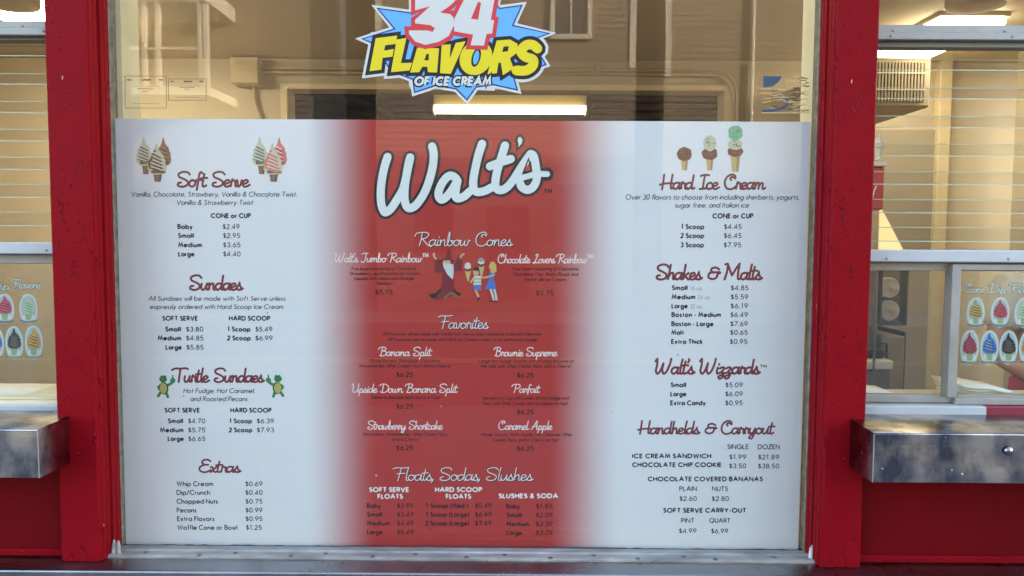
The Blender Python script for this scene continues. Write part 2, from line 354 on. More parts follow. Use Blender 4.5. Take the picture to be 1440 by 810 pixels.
# a retro connected script: points are smoothed; x-height .44, capitals about 1
SC = {
 'S': (.62, [[(.62, .80), (.50, .95), (.25, .97), (.04, .84), (.08, .64), (.32, .50), (.52, .34), (.50, .10), (.25, -.01), (.02, .08), (.05, .24), (.18, .27)]]),
 'T': (.55, [[(-.20, .86), (.0, .97), (.30, .96), (.62, .99), (.74, .93)], [(.30, .96), (.26, .5), (.22, 0)]]),
 'E': (.62, [[(.58, .86), (.45, .98), (.22, .95), (.14, .76), (.28, .6), (.48, .58)], [(.28, .59), (.06, .44), (.02, .18), (.22, .0), (.48, .05), (.62, .18)]]),
 'H': (.68, [[(.10, 1.0), (.08, .5), (.04, -.02)], [(-.1, .3), (.2, .38), (.62, .40)], [(.58, 1.0), (.54, .5), (.54, .06), (.68, .08)]]),
 'I': (.42, [[(.02, .9), (.22, .98), (.5, .96)], [(.26, .97), (.22, .5), (.2, .02)], [(.02, .0), (.2, .02), (.42, .05)]]),
 'C': (.66, [[(.36, .62), (.30, .76), (.42, .84), (.58, .74), (.54, .94), (.34, 1.0), (.10, .82), (.0, .45), (.10, .1), (.32, -.02), (.54, .06), (.66, .2)]]),
 'M': (.86, [[(-.06, .98), (.08, 1.0), (.06, .5), (-.04, .0)], [(.08, .98), (.30, .4), (.36, .3), (.52, .66), (.72, 1.04)], [(.72, 1.04), (.68, .5), (.70, .04), (.86, .08)]]),
 'W': (.88, [[(-.04, .84), (.05, 1.0), (.06, .6), (.02, .2), (.12, 0), (.26, .2), (.40, .72)], [(.40, .72), (.36, .25), (.46, .0), (.62, .2), (.76, .7), (.80, 1.02)]]),
 'R': (.64, [[(.18, .9), (.14, .4), (.06, -.02)], [(-.22, .70), (-.12, .92), (.16, .98), (.46, .96), (.56, .78), (.42, .58), (.18, .5)], [(.22, .5), (.42, .22), (.62, .0), (.76, -.04)]]),
 'J': (.50, [[(.02, .88), (.22, .98), (.56, .96)], [(.40, .96), (.36, .4), (.28, .05), (.10, -.04), (-.02, .10)]]),
 'L': (.56, [[(.20, .82), (.32, .98), (.42, .88), (.28, .5), (.16, .12), (-.02, .04), (.06, -.04), (.26, .06), (.46, .0), (.58, .1)]]),
 'F': (.5, [[(-.22, .88), (.0, .97), (.30, .95), (.66, .99)], [(.24, .95), (.18, .5), (.10, -.02)], [(.02, .5), (.24, .54), (.46, .54)]]),
 'B': (.62, [[(.18, .9), (.14, .4), (.08, 0)], [(-.16, .74), (-.02, .94), (.26, .99), (.50, .9), (.46, .66), (.20, .54), (.46, .52), (.58, .3), (.46, .06), (.2, -.02), (.0, .06)]]),
 'D': (.70, [[(.20, .9), (.16, .4), (.12, .04)], [(-.16, .78), (.06, .96), (.38, .94), (.64, .7), (.64, .3), (.42, .04), (.12, .0), (-.04, .1)]]),
 'U': (.66, [[(-.04, .86), (.08, .98), (.08, .5), (.10, .1), (.24, .0), (.42, .14), (.54, .5), (.58, .98)], [(.58, .98), (.54, .4), (.56, .06), (.68, .08)]]),
 'P': (.56, [[(.18, .9), (.14, .4), (.06, -.02)], [(-.20, .72), (-.08, .92), (.18, .99), (.50, .94), (.56, .72), (.42, .52), (.18, .46)]]),
 'A': (.66, [[(-.06, .02), (.12, .2), (.34, .7), (.48, 1.0), (.48, .5), (.50, .06), (.66, .08)], [(.06, .34), (.28, .38), (.56, .38)]]),
 'a': (.44, [[(.36, .36), (.22, .44), (.06, .34), (.02, .14), (.12, .0), (.26, .08), (.36, .30)], [(.38, .44), (.34, .16), (.38, .01), (.50, .08)]]),
 'b': (.42, [[(.06, .08), (.16, .6), (.14, 1.0), (.08, .7), (.06, .2), (.14, 0), (.28, .04), (.34, .24), (.22, .4), (.34, .34), (.44, .36)]]),
 'c': (.36, [[(.32, .34), (.22, .44), (.06, .34), (.02, .14), (.12, .0), (.26, .02), (.40, .12)]]),
 'd': (.46, [[(.34, .36), (.22, .44), (.06, .34), (.02, .14), (.12, .0), (.26, .08), (.36, .30)], [(.42, .96), (.38, .5), (.36, .14), (.40, .01), (.52, .08)]]),
 'e': (.36, [[(.04, .18), (.20, .22), (.30, .34), (.22, .44), (.08, .36), (.03, .16), (.12, .0), (.26, .02), (.40, .12)]]),
 'f': (.30, [[(.32, .88), (.24, .96), (.16, .8), (.12, .4), (.06, -.22)], [(.0, .42), (.16, .44), (.36, .42)]]),
 'h': (.44, [[(.04, .02), (.10, .5), (.14, .96)], [(.06, .16), (.18, .40), (.30, .42), (.32, .2), (.34, .02), (.48, .08)]]),
 'i': (.20, [[(.10, .42), (.06, .14), (.10, .01), (.24, .08)], [(.15, .62), (.16, .66)]]),
 'k': (.42, [[(.04, .02), (.10, .5), (.14, .96)], [(.34, .42), (.10, .2), (.24, .14), (.34, .0), (.46, .08)]]),
 'l': (.20, [[(.16, .98), (.10, .5), (.08, .1), (.14, .0), (.26, .08)]]),
 'm': (.62, [[(.02, .36), (.08, .42), (.06, .02)], [(.06, .14), (.18, .40), (.28, .40), (.27, .02)], [(.27, .14), (.40, .40), (.50, .38), (.50, .06), (.56, .0), (.66, .08)]]),
 'n': (.44, [[(.02, .36), (.08, .42), (.06, .02)], [(.06, .14), (.18, .40), (.30, .40), (.31, .08), (.38, .0), (.48, .08)]]),
 'o': (.40, [[(.22, .43), (.06, .34), (.02, .14), (.14, .0), (.30, .08), (.34, .28), (.22, .43), (.32, .36), (.44, .38)]]),
 'p': (.44, [[(.10, .42), (.06, .0), (.0, -.40)], [(.06, .14), (.18, .40), (.32, .38), (.34, .16), (.22, .0), (.08, .04)], [(.22, 0), (.36, .02), (.46, .1)]]),
 'r': (.34, [[(.04, .02), (.08, .30), (.12, .48), (.20, .38), (.28, .38), (.28, .14), (.32, .01), (.42, .08)]]),
 's': (.32, [[(-.02, .08), (.12, .30), (.18, .46), (.20, .30), (.28, .14), (.20, .0), (.04, .04)], [(.20, .0), (.30, .03), (.38, .10)]]),
 't': (.26, [[(.16, .84), (.10, .4), (.08, .1), (.14, .0), (.28, .08)], [(-.02, .54), (.14, .58), (.32, .57)]]),
 'u': (.44, [[(.06, .42), (.04, .14), (.12, .0), (.24, .08), (.34, .36)], [(.36, .43), (.33, .14), (.38, .01), (.50, .08)]]),
 'v': (.36, [[(.02, .38), (.08, .40), (.10, .12), (.16, .0), (.26, .16), (.30, .40), (.40, .34)]]),
 'w': (.56, [[(.04, .42), (.04, .12), (.12, .0), (.22, .12), (.28, .36), (.27, .10), (.36, .0), (.46, .16), (.48, .40), (.58, .36)]]),
 'x': (.36, [[(.02, .38), (.12, .40), (.22, .04), (.36, .04)], [(.34, .42), (.04, .0)]]),
 'y': (.44, [[(.06, .42), (.04, .16), (.12, .02), (.24, .10), (.34, .38)], [(.37, .43), (.32, .0), (.20, -.36), (.04, -.32), (.14, -.12), (.48, .10)]]),
 'z': (.38, [[(.04, .36), (.18, .44), (.28, .36), (.14, .10), (.26, .04), (.22, -.24), (.06, -.34), (.0, -.2), (.2, -.06), (.42, .08)]]),
 '&': (.66, [[(.62, .66), (.44, .78), (.22, .72), (.20, .52), (.40, .46)], [(.40, .46), (.12, .42), (.06, .16), (.28, .02), (.50, .12), (.56, .34), (.70, .44)], [(.30, .46), (.66, .48)]]),
 "'": (.12, [[(.10, 1.0), (.12, .9), (.06, .76)]]), ',': (.12, [[(.06, .06), (.08, .0), (.0, -.14)]]),
}
SCRIPT = {k: (a, [smooth_pts(s_, 4) for s_ in st]) for k, (a, st) in SC.items()}

def layout(text, font, wt, gap, space):
    x = 0; out = []; prev = False
    for ch in text:
        if ch == ' ': x += space; prev = False; continue
        a, st = font[ch]
        if prev: x += gap
        out.append((x, st)); x += a + (wt if font is SANS else 0); prev = True
    return out, x
def text(pr, key, s, x0, x1, by, cap, wt=.13, font=SANS, slant=0., outline=None, ow=.1, layer=1., w=None, shadow=None):
    """print s between the picture columns x0..x1 on the baseline by, capitals cap pixels tall"""
    Y = pr.Y
    A = at(x0, by, Y); B = at(x1, by, Y); c = cap * Y / F
    gap = .085 if font is SANS else -.03
    lay, W = layout(s, font, wt, gap, .46 if font is SANS else .34)
    sx = (B.x - A.x) / max(W, .001); k = 0
    th = wt * c
    for gi, (gx, st) in enumerate(lay):
        for si, stroke in enumerate(st):
            pts = []
            for (x, y) in stroke:
                if font is SANS: y = wt / 2 + y * (1 - wt); x = x + wt / 2
                wx = A.x + (gx + x) * sx + slant * y * c; wz = A.z + (B.z - A.z) * (gx + x) / max(W, .001) + y * c
                pts.append((wx, wz))
            kk = (gi % 2) * 5 + si
            cp = 'round' if font is SCRIPT else 'flat'
            if shadow: pr.ribbon(shadow, [(p[0] + .06 * c, p[1] - .05 * c) for p in pts], th * 1.15, layer - .7, k=kk, cap=cp)
            if outline: pr.ribbon(outline, pts, th + 2 * ow * c, layer - .9, k=kk, cap=cp)
            pr.ribbon(key, pts, th, layer, k=kk, cap=cp)

# ------------------------------------------------------------------ distances (metres from the camera, towards +Y)
G = 2.25      # street face of the picture window glass
BF = 2.266    # front of the menu board, just behind the glass
PF = 2.13     # front of the red posts
CF = 1.99     # front of the steel counters
WY = 2.225    # serving window frames
BW = 4.8      # back wall of the shop room
CEIL = 2.62
LZ = AZ(786, 2.17)            # top of the steel ledge
# ------------------------------------------------------------------ materials
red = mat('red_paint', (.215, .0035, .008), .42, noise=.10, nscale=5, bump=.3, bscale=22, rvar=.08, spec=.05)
def rough_paint(m):
    """old gloss paint: fine orange-peel plus scattered drips, cracks and worn flecks"""
    n = m.node_tree.nodes; l = m.node_tree.links; p = n['Principled BSDF']
    tc = n.new('ShaderNodeTexCoord'); mp = n.new('ShaderNodeMapping'); mp.inputs['Scale'].default_value = (1, 1, .45); l.new(tc.outputs['Object'], mp.inputs[0])
    v = n.new('ShaderNodeTexNoise'); v.inputs['Scale'].default_value = 48; v.inputs['Detail'].default_value = 5; v.inputs['Distortion'].default_value = 2.2; l.new(mp.outputs[0], v.inputs[0])
    rr = n.new('ShaderNodeMapRange'); rr.inputs[1].default_value = .615; rr.inputs[2].default_value = .69; l.new(v.outputs[0], rr.inputs[0])
    f = n.new('ShaderNodeTexNoise'); f.inputs['Scale'].default_value = 5.5; f.inputs['Detail'].default_value = 2; l.new(tc.outputs['Object'], f.inputs[0])
    fr = n.new('ShaderNodeMapRange'); fr.inputs[1].default_value = .44; fr.inputs[2].default_value = .58; l.new(f.outputs[0], fr.inputs[0])
    mu = n.new('ShaderNodeMath'); mu.operation = 'MULTIPLY'; l.new(rr.outputs[0], mu.inputs[0]); l.new(fr.outputs[0], mu.inputs[1])
    old = p.inputs['Normal'].links[0].from_node
    b = n.new('ShaderNodeBump'); b.inputs['Strength'].default_value = 1.0; b.inputs['Distance'].default_value = .006
    l.new(mu.outputs[0], b.inputs['Height']); l.new(old.outputs[0], b.inputs['Normal']); l.new(b.outputs[0], p.inputs['Normal'])
    # worn flecks where an older pale coat shows
    v2 = n.new('ShaderNodeTexNoise'); v2.inputs['Scale'].default_value = 60; v2.inputs['Detail'].default_value = 3; l.new(mp.outputs[0], v2.inputs[0])
    r2 = n.new('ShaderNodeMapRange'); r2.inputs[1].default_value = .76; r2.inputs[2].default_value = .78; l.new(v2.outputs[0], r2.inputs[0])
    mx = n.new('ShaderNodeMix'); mx.data_type = 'RGBA'; mx.inputs[7].default_value = (.55, .3, .25, 1)
    src = p.inputs['Base Color'].links[0].from_socket
    l.new(r2.outputs[0], mx.inputs[0]); l.new(src, mx.inputs[6]); l.new(mx.outputs[2], p.inputs['Base Color'])
rough_paint(red)
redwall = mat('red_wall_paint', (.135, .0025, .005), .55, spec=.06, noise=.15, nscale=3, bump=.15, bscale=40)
steel = mat('stainless_steel', (.56, .50, .46), .19, 1, noise=.6, nscale=6.5, bump=.5, bscale=6, rvar=.08, nstretch=(1, 1, .7), col2=(.13, .14, .18))  # colour mottling stands in for street reflections and shadows on the metal
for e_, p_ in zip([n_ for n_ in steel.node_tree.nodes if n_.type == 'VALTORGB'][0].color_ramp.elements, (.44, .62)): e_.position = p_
def brushed(m):
    n = m.node_tree.nodes; l = m.node_tree.links; p = n['Principled BSDF']
    tc = n.new('ShaderNodeTexCoord'); mp = n.new('ShaderNodeMapping'); mp.inputs['Scale'].default_value = (3, 60, 260); l.new(tc.outputs['Object'], mp.inputs[0])
    t = n.new('ShaderNodeTexNoise'); t.inputs['Scale'].default_value = 1.6; t.inputs['Detail'].default_value = 3; l.new(mp.outputs[0], t.inputs[0])
    b = n.new('ShaderNodeBump'); b.inputs['Strength'].default_value = .35; b.inputs['Distance'].default_value = .0008
    l.new(t.outputs[0], b.inputs['Height']); l.new(p.inputs['Normal'].links[0].from_socket, b.inputs['Normal']); l.new(b.outputs[0], p.inputs['Normal'])
    # pinprick dents and specks
    v = n.new('ShaderNodeTexVoronoi'); v.inputs['Scale'].default_value = 26; l.new(tc.outputs['Object'], v.inputs[0])
    vr = n.new('ShaderNodeMapRange'); vr.inputs[1].default_value = .05; vr.inputs[2].default_value = .12; vr.inputs[3].default_value = 1; vr.inputs[4].default_value = 0; l.new(v.outputs['Distance'], vr.inputs[0])
    b2 = n.new('ShaderNodeBump'); b2.inputs['Strength'].default_value = .5; b2.inputs['Distance'].default_value = .002; b2.invert = True
    l.new(vr.outputs[0], b2.inputs['Height']); l.new(b.outputs[0], b2.inputs['Normal']); l.new(b2.outputs[0], p.inputs['Normal'])
brushed(steel)
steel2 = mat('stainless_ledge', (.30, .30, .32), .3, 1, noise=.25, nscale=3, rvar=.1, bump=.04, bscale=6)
alu = mat('aluminium', (.30, .285, .26), .45, .2, noise=.12, nscale=12, bump=.08, bscale=50)
alu_old = mat('worn_aluminium', (.31, .28, .25), .5, .1, noise=.45, nscale=14, bump=.5, bscale=34, nstretch=(.4, 1, 1))
white_alu = mat('white_painted_aluminium', (.44, .45, .46), .4, noise=.06, nscale=10)
screw_m = mat('screw_metal', (.14, .13, .12), .45, .8)
cream = mat('cream_jamb_paint', (.70, .61, .40), .5, noise=.08, nscale=9)
caulk = mat('grey_caulk', (.20, .17, .13), .8, noise=.5, nscale=30, bump=.6, bscale=60)
chip = mat('chipped_white_paint', (.5, .47, .43), .7, noise=.6, nscale=40, bump=.8, bscale=60)
wall_in = mat('tan_wall_paint', (.52, .455, .33), .6, noise=.05, nscale=2.5, bump=.1, bscale=30)
wall_side = mat('pale_tan_wall_paint', (.54, .49, .375), .55, noise=.05, nscale=2.5)
ceil_m = mat('ceiling_paint', (.60, .52, .38), .7, noise=.05, nscale=2)
floor_m = mat('vinyl_floor', (.42, .34, .24), .4, noise=.2, nscale=6)
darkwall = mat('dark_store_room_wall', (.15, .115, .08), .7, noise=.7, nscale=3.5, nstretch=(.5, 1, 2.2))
tube_m = mat('fluorescent_tube', (1, .95, .8), .5, emit=(1, .88, .64), es=3)
tube_back = mat('strip_light_tube', (1, .95, .8), .5, emit=(1, .88, .58), es=1.3)
diff_m = mat('ceiling_light_diffuser', (.9, .85, .7), .5, emit=(1, .88, .68), es=3.2)
diff_low = mat('dim_light_diffuser', (.9, .85, .7), .5, emit=(1, .86, .60), es=1.7)
diff_left = mat('bright_light_diffuser', (.9, .85, .7), .5, emit=(1, .86, .60), es=6)
fix_m = mat('white_enamel', (.70, .66, .56), .35)
boxm = mat('painted_steel_box', (.52, .43, .27), .5, noise=.05)
plastic_c = mat('cream_plastic', (.72, .66, .52), .4, noise=.05)
dark_p = mat('dark_plastic', (.022, .020, .018), .4)
grey_p = mat('grey_metal_panel', (.20, .18, .15), .4, .3, noise=.25, nscale=6)
red_p = mat('red_plastic', (.50, .045, .035), .4)
yel_p = mat('lit_yellow_sign', (.85, .62, .22), .5, emit=(1, .74, .34), es=.08)
paperw = mat('white_paper', (.86, .84, .78), .7, bump=.3, bscale=15)
concrete = mat('concrete', (.20, .19, .18), .85, noise=.2, nscale=2, bump=.3, bscale=40)
asphalt = mat('asphalt', (.05, .05, .052), .9, noise=.3, nscale=4, bump=.4, bscale=70)
paint_y = mat('road_paint', (.6, .45, .08), .7)
ground_m = mat('ground', (.10, .11, .06), .95, noise=.4, nscale=1)
siding_m = mat('taupe_siding', (.30, .235, .17), .7, noise=.12, nscale=2)
siding_b = mat('beige_siding', (.36, .29, .2), .7, noise=.1, nscale=2)
trim_m = mat('house_trim', (.85, .78, .66), .55)
dkglass = mat('dark_window_glass', (.03, .035, .04), .08, spec=.8)
roof_m = mat('roof_shingle', (.07, .06, .055), .9, noise=.3, nscale=6)
plate = glass_mat('window_plate_glass', (.97, .98, .96), dirt=.004, f0=.033, wave=.02)
sash_glass = glass_mat('sash_glass', (.96, .98, .95), dirt=.02, f0=.045)
louvre_g = glass_mat('louvre_glass', (.995, 1, .99), dirt=.006, f0=.02)
edge_g = mat('louvre_glass_edge', (.38, .45, .31), .25, emit=None)

INK = {}
def ink(k, col, rough=.45): INK[k] = mat(k + '_ink', col, rough, spec=.3)
for k, c in dict(white=(.70, .71, .72), off=(.56, .54, .50), black=(.012, .012, .016), dark=(.018, .020, .034), mid=(.035, .038, .058), grey=(.25, .25, .27), navy=(.02, .035, .16),
                 heading=(.24, .018, .03), plum=(.06, .012, .025), reddark=(.03, .003, .004), blue=(.12, .36, .72), yellow=(.68, .53, .015), red=(.56, .04, .045), pinkw=(.75, .62, .62),
                 vanilla=(.50, .48, .35), vanshade=(.15, .14, .09), choc=(.13, .045, .03), chocl=(.26, .10, .07), straw=(.62, .15, .15), strawd=(.38, .06, .07), cone=(.52, .37, .16), coned=(.36, .23, .09), cup=(.20, .10, .065), cupd=(.11, .06, .045),
                 mint=(.14, .40, .24), mintd=(.06, .23, .13), turtle=(.03, .20, .06), turtled=(.015, .09, .03), shell=(.42, .36, .10), brownl=(.17, .11, .06),
                 sky=(.34, .45, .50), ovalw=(.60, .62, .61), gold=(.42, .27, .06), goldd=(.20, .11, .02), rose=(.50, .03, .09), rosed=(.26, .01, .04), wine=(.28, .015, .03), wined=(.12, .005, .012), royal=(.04, .12, .45), royald=(.015, .05, .24),
                 cocoa=(.015, .008, .01), cocoal=(.09, .05, .045), orange=(.55, .26, .04), oranged=(.30, .09, .02), greenc=(.30, .36, .18), skin=(.58, .34, .22), hair=(.55, .38, .12), hairb=(.06, .02, .015), robe=(.17, .012, .03), beard=(.52, .56, .52),
                 stripe=(.30, .38, .12), dress=(.06, .16, .50), paleblue=(.50, .60, .66), labelblue=(.05, .085, .14), creamline=(.62, .45, .20), creamline2=(.52, .44, .26), certline=(.10, .085, .06), glow=(.72, .22, .20), banner=(.16, .19, .20)).items(): ink(k, c)

# ------------------------------------------------------------------ street, pavement, houses across the road
m = MB(); m.box(-400, 400, -400, 400, -.5, -.16); struct('ground', m, ground_m)
m = MB(); m.box(-60, 60, -2.4, 2.1, -.3, 0); struct('pavement', m, concrete)
m = MB(); m.box(-60, 60, -2.56, -2.4, -.3, .004); struct('kerb', m, concrete)
m = MB(); m.box(-60, 60, -9.6, -2.56, -.3, -.12); struct('road', m, asphalt)
for yy in (-6.2, -6.0):
    m = MB(); m.box(-60, 60, yy, yy + .1, -.13, -.116); struct('road_marking', m, paint_y)
m = MB(); m.box(-60, 60, -11.8, -9.6, -.3, .0); struct('pavement', m, concrete)

def window_part(root, x0, x1, z0, z1, y, name='window'):
    f = MB(); t = .11
    f.box(x0 - t, x1 + t, y, y + .08, z1, z1 + t); f.box(x0 - t, x1 + t, y, y + .1, z0 - t, z0); f.box(x0 - t, x0, y, y + .08, z0, z1); f.box(x1, x1 + t, y, y + .08, z0, z1)
    f.box(x0, x1, y, y + .06, (z0 + z1) / 2 - .03, (z0 + z1) / 2 + .03); f.box((x0 + x1) / 2 - .02, (x0 + x1) / 2 + .02, y, y + .05, z0, z1)
    fo = f.build(name, trim_m, root)
    p = MB(); p.box(x0, x1, y - .05, y + .02, z0, z1); p.build('pane', dkglass, fo)
def house(x0, x1, y, h, m_s, label, wins, door=None):
    root = thing('house', ((x0 + x1) / 2, y, 0), label, 'house', 'houses across the street')
    b = MB(); b.box(x0, x1, y - 9, y, -.2, h); b.build('wall', m_s, root)
    s_ = MB(); k = 0; z = .1
    while z < h:                                   # lapped boards, each leaning out at its foot
        s_.add([(x0, y + .025, z), (x1, y + .025, z), (x1, y + .006, z + .15), (x0, y + .006, z + .15), (x0, y + .002, z), (x1, y + .002, z)], [(0, 1, 2, 3), (0, 4, 5, 1)]); z += .15
    tag(s_.build('siding', m_s, root), kind='stuff')
    for xx in (x0, x1 - .14): t = MB(); t.box(xx, xx + .14, y, y + .05, 5.5, h); t.build('corner_board', trim_m, root)
    r = MB(); xm = (x0 + x1) / 2; rh = (x1 - x0) * .32
    r.add([(x0 - .4, y + .4, h), (x1 + .4, y + .4, h), (x0 - .4, y - 9.4, h), (x1 + .4, y - 9.4, h), (xm, y + .4, h + rh), (xm, y - 9.4, h + rh)], [(0, 1, 4), (2, 5, 3), (0, 4, 5, 2), (1, 3, 5, 4), (0, 2, 3, 1)])
    r.build('roof', roof_m, root)
    for (a, b_, c, d) in wins: window_part(root, a, b_, c, d, y + .03)
    return root
hA = house(-3.3, 2.75, -14, 9.4, siding_m, 'tall taupe clapboard house straight across the road from the shop', [(.85, 1.6, 6.25, 7.9)])
m = MB(); m.box(-.7, .3, -13.99, -13.93, .1, 2.3); m.build('door', roof_m, hA)
for wx in (-2.4, 1.0): m = MB(); m.box(wx, wx + .9, -13.99, -13.95, 1.2, 2.8); m.build('window', dkglass, hA)
hB = house(3.6, 11.5, -15, 8.6, siding_b, 'beige clapboard house across the road on the right of the taupe one', [(7.6, 8.5, 5.9, 7.4)])
m = MB(); m.tube([(5.72, -14.9, 4.4), (5.72, -14.9, 8.5)], .06, 8); m.build('downpipe', trim_m, hB)
hC = house(-13, -4.2, -15, 9.0, siding_m, 'clapboard house with a white upper porch, left of the taupe one across the road', [(-12, -11, 5.6, 7.2)])
m = MB()
for xx in (-9.3, -8.35, -8.05, -7.1, -6.98): m.box(xx - .04, xx + .04, -13.4, -13.24, 4.9, 6.75)
m.box(-9.7, -6.9, -14.95, -13.2, 6.75, 7.1); m.box(-9.7, -6.9, -14.95, -13.2, 4.7, 4.9); m.box(-9.7, -6.9, -13.3, -13.25, 5.7, 5.76)
m.build('porch', trim_m, hC)

for xa_, xb_, lb in ((4.65, 30, 'plain brick neighbour building right of the shop, unseen, made tall to shade the street'), (-30, -4.65, 'plain brick neighbour building left of the shop, unseen, made tall to shade the street')):  # unseen blocks, put in this tall to keep low sun off the street
    m = MB(); m.box(xa_, xb_ * 2, 2.2, 12, -.2, 11.5); tag(m.build('neighbour_building', mat('neighbour_brick_%d' % (xa_ > 0), (.28, .13, .09), .9, noise=.3, nscale=4)), lb, 'building')

# ------------------------------------------------------------------ the shop's shell: fascia, roof, room walls, floor, ceiling
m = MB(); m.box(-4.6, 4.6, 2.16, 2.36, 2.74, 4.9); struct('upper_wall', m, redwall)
m = MB(); m.box(-4.8, 4.8, 2.0, 9.2, 4.9, 5.05); struct('roof', m, roof_m)
m = MB(); m.box(-4.6, -4.45, 2.36, 9.1, 0, 4.9); struct('side_wall', m, wall_side)
m = MB(); m.box(4.45, 4.6, 2.36, 9.1, 0, 4.9); struct('side_wall', m, wall_side)
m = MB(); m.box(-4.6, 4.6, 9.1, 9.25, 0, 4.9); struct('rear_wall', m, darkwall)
m = MB(); m.box(-4.45, 4.45, 2.30, 9.1, -.1, .08); struct('floor', m, floor_m)
m = MB(); m.box(-4.45, 4.45, 2.36, BW + .15, CEIL, CEIL + .1); struct('ceiling', m, ceil_m)
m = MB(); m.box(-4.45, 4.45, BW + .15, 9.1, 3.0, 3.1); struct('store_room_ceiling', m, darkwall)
# back wall with the wide opening into the store room
ox0, ox1, oz = AX(405, BW, 140), AX(1018, BW, 140), AZ(127, BW)
m = MB(); m.box(-4.45, ox0, BW, BW + .15, .08, CEIL); m.box(ox1, 1.97, BW, BW + .15, .08, CEIL); m.box(ox0, ox1, BW, BW + .15, oz, CEIL)
bwall = struct('back_wall', m, wall_in)
m = MB(); m.box(1.97, 4.45, BW + .02, BW + .15, .08, CEIL); struct('back_wall', m, wall_side)
m = MB(); m.box(ox0 - .04, ox0 + .0, BW - .02, BW - .002, .1, oz + .03); m.box(ox1, ox1 + .04, BW - .02, BW - .002, .1, oz + .03); m.box(ox0, ox1, BW - .02, BW - .002, oz, oz + .03)
m.build('opening_trim', cream, bwall)
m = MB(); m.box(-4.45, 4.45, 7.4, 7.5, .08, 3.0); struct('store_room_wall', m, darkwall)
# party wall between the counter bay on the right and the middle of the shop is open; a lower dado wall under the windows
# pale door casing and flat strips on the right-hand back wall
def vstrip(px0, px1, name, mt, Y=BW, py0=60, py1=560, t=.03):
    m = MB(); m.bbox(AX(px0, Y, 300), AX(px1, Y, 300), Y - t, Y + .019, .1, AZ(py0, Y) if py0 > 90 else CEIL, .004); return struct(name, m, mt)
vstrip(1309, 1326, 'door_casing', cream, t=.05)
vstrip(1424, 1470, 'wall_pilaster', wall_side, Y=4.5, t=.3)
m = MB(); m.box(AX(1205, BW), AX(1309, BW), BW - .012, BW + .02, .1, AZ(180, BW)); struct('recessed_door', m, mat('grey_door_paint', (.36, .33, .26), .5))

# ------------------------------------------------------------------ posts
def post_profile(side):
    """x,y outline of a post in its own frame; x=0 at the front inner corner, growing away from the window"""
    W_ = .112
    p = [(W_, PF + .004), (W_ - .004, PF), (.006, PF), (0, PF + .004)]
    y = PF + .012
    p += [(0, y)]
    for k in range(4):                                   # four reeds running up the inner side
        r0 = .0095
        for t in range(7):
            a = math.pi * t / 6
            p.append((-.0045 * math.sin(a), y + r0 - r0 * math.cos(a)))
        y += 2 * r0
        p.append((.004, y + .0008)); y += .0032
        if k == 1: p += [(.004, y), (-.007, y + .0015), (-.007, y + .008)]; y += .009
    p += [(-.002, y + .001), (-.002, G + .03), (W_, G + .03)]
    return p
def post(xf, sgn, label):
    root = thing('wooden_post', (xf + sgn * .055, PF + .06, LZ), label, 'post', 'red wooden posts of the shop front')
    prof = [(xf + sgn * x, y) for x, y in post_profile(0)]
    m = MB(); m.prism_z(prof, LZ + .0, 2.74); o = m.build('post_body', red, root)
    return root
xpl = AX(131, PF, 400); xpr = AX(1166, PF, 400)
post_l = post(xpl, -1, 'weathered red painted post on the left side of the menu window')
post_r = post(xpr, 1, 'weathered red painted post on the right side of the menu window')
# outer posts, outside the frame, end the serving windows
for sx in (-1, 1):
    pass
# little chips of bare metal and old paint where the posts meet the ledge
def lump(name, px, py, Y, r, parent, mt, sx=1.):
    m = MB(); c = at(px, py, Y); vs = []; rr = random.Random(int(px))
    m.lathe((c.x, c.y, LZ), [(r * 1.2 * rr.uniform(.8, 1.1), 0), (r * rr.uniform(.8, 1.1), .012), (r * .8, .026), (r * .4, .04), (.0006, .044)], 9, smooth=False)
    return m.build(name, mt, parent)

# ------------------------------------------------------------------ picture window: jambs, sill channel, glass
xg0, xg1 = AX(153, G, 100), AX(1152, G, 100)
wz1 = 2.74
win = thing('picture_window', ((xg0 + xg1) / 2, G, LZ), 'large fixed shop window between the red posts, menu board behind its glass', 'window')
m = MB(); m.box(xg0 - .03, AX(170, G + .03, 80), G + .034, G + .14, LZ, wz1); m.build('jamb', cream, win)
m = MB(); m.box(AX(1147.0, G + .03, 80), xg1 + .03, G + .034, G + .14, LZ, wz1); m.build('jamb', cream, win)
m = MB(); m.box(xg0 - .012, xg0 + .006, G - .008, G + .033, LZ, wz1); m.build('glazing_seal', caulk, win)
m = MB(); m.box(xg1 - .005, xg1 + .012, G - .008, G + .033, LZ, wz1); m.build('glazing_seal', caulk, win)
zs0 = LZ - .002
X0, X1 = xpl + .004, xpr - .004
rr = random.Random(11)
prof = [(2.158, -.002), (2.158, .0036), (2.163, .0058), (2.170, .0062), (2.174, .0024), (2.200, .0026), (2.205, .0062), (2.214, .0062), (2.218, .0015), (G - .0006, .0004)]
m = MB(); n = 60; k = len(prof); vs = []; fs = []
for i in range(n + 1):
    x = X0 + (X1 - X0) * i / n; wv = rr.uniform(-.0007, .0007)
    for j, (y, z) in enumerate(prof): vs.append((x, y + (wv if 0 < j < k - 1 else 0), LZ + z + (rr.uniform(-.0004, .0004) if j else 0)))
for i in range(n):
    for j in range(k - 1): fs.append((i * k + j, i * k + j + 1, (i + 1) * k + j + 1, (i + 1) * k + j))
m.add(vs, fs); sill = m.build('sill_channel', alu_old, win)
proto = None
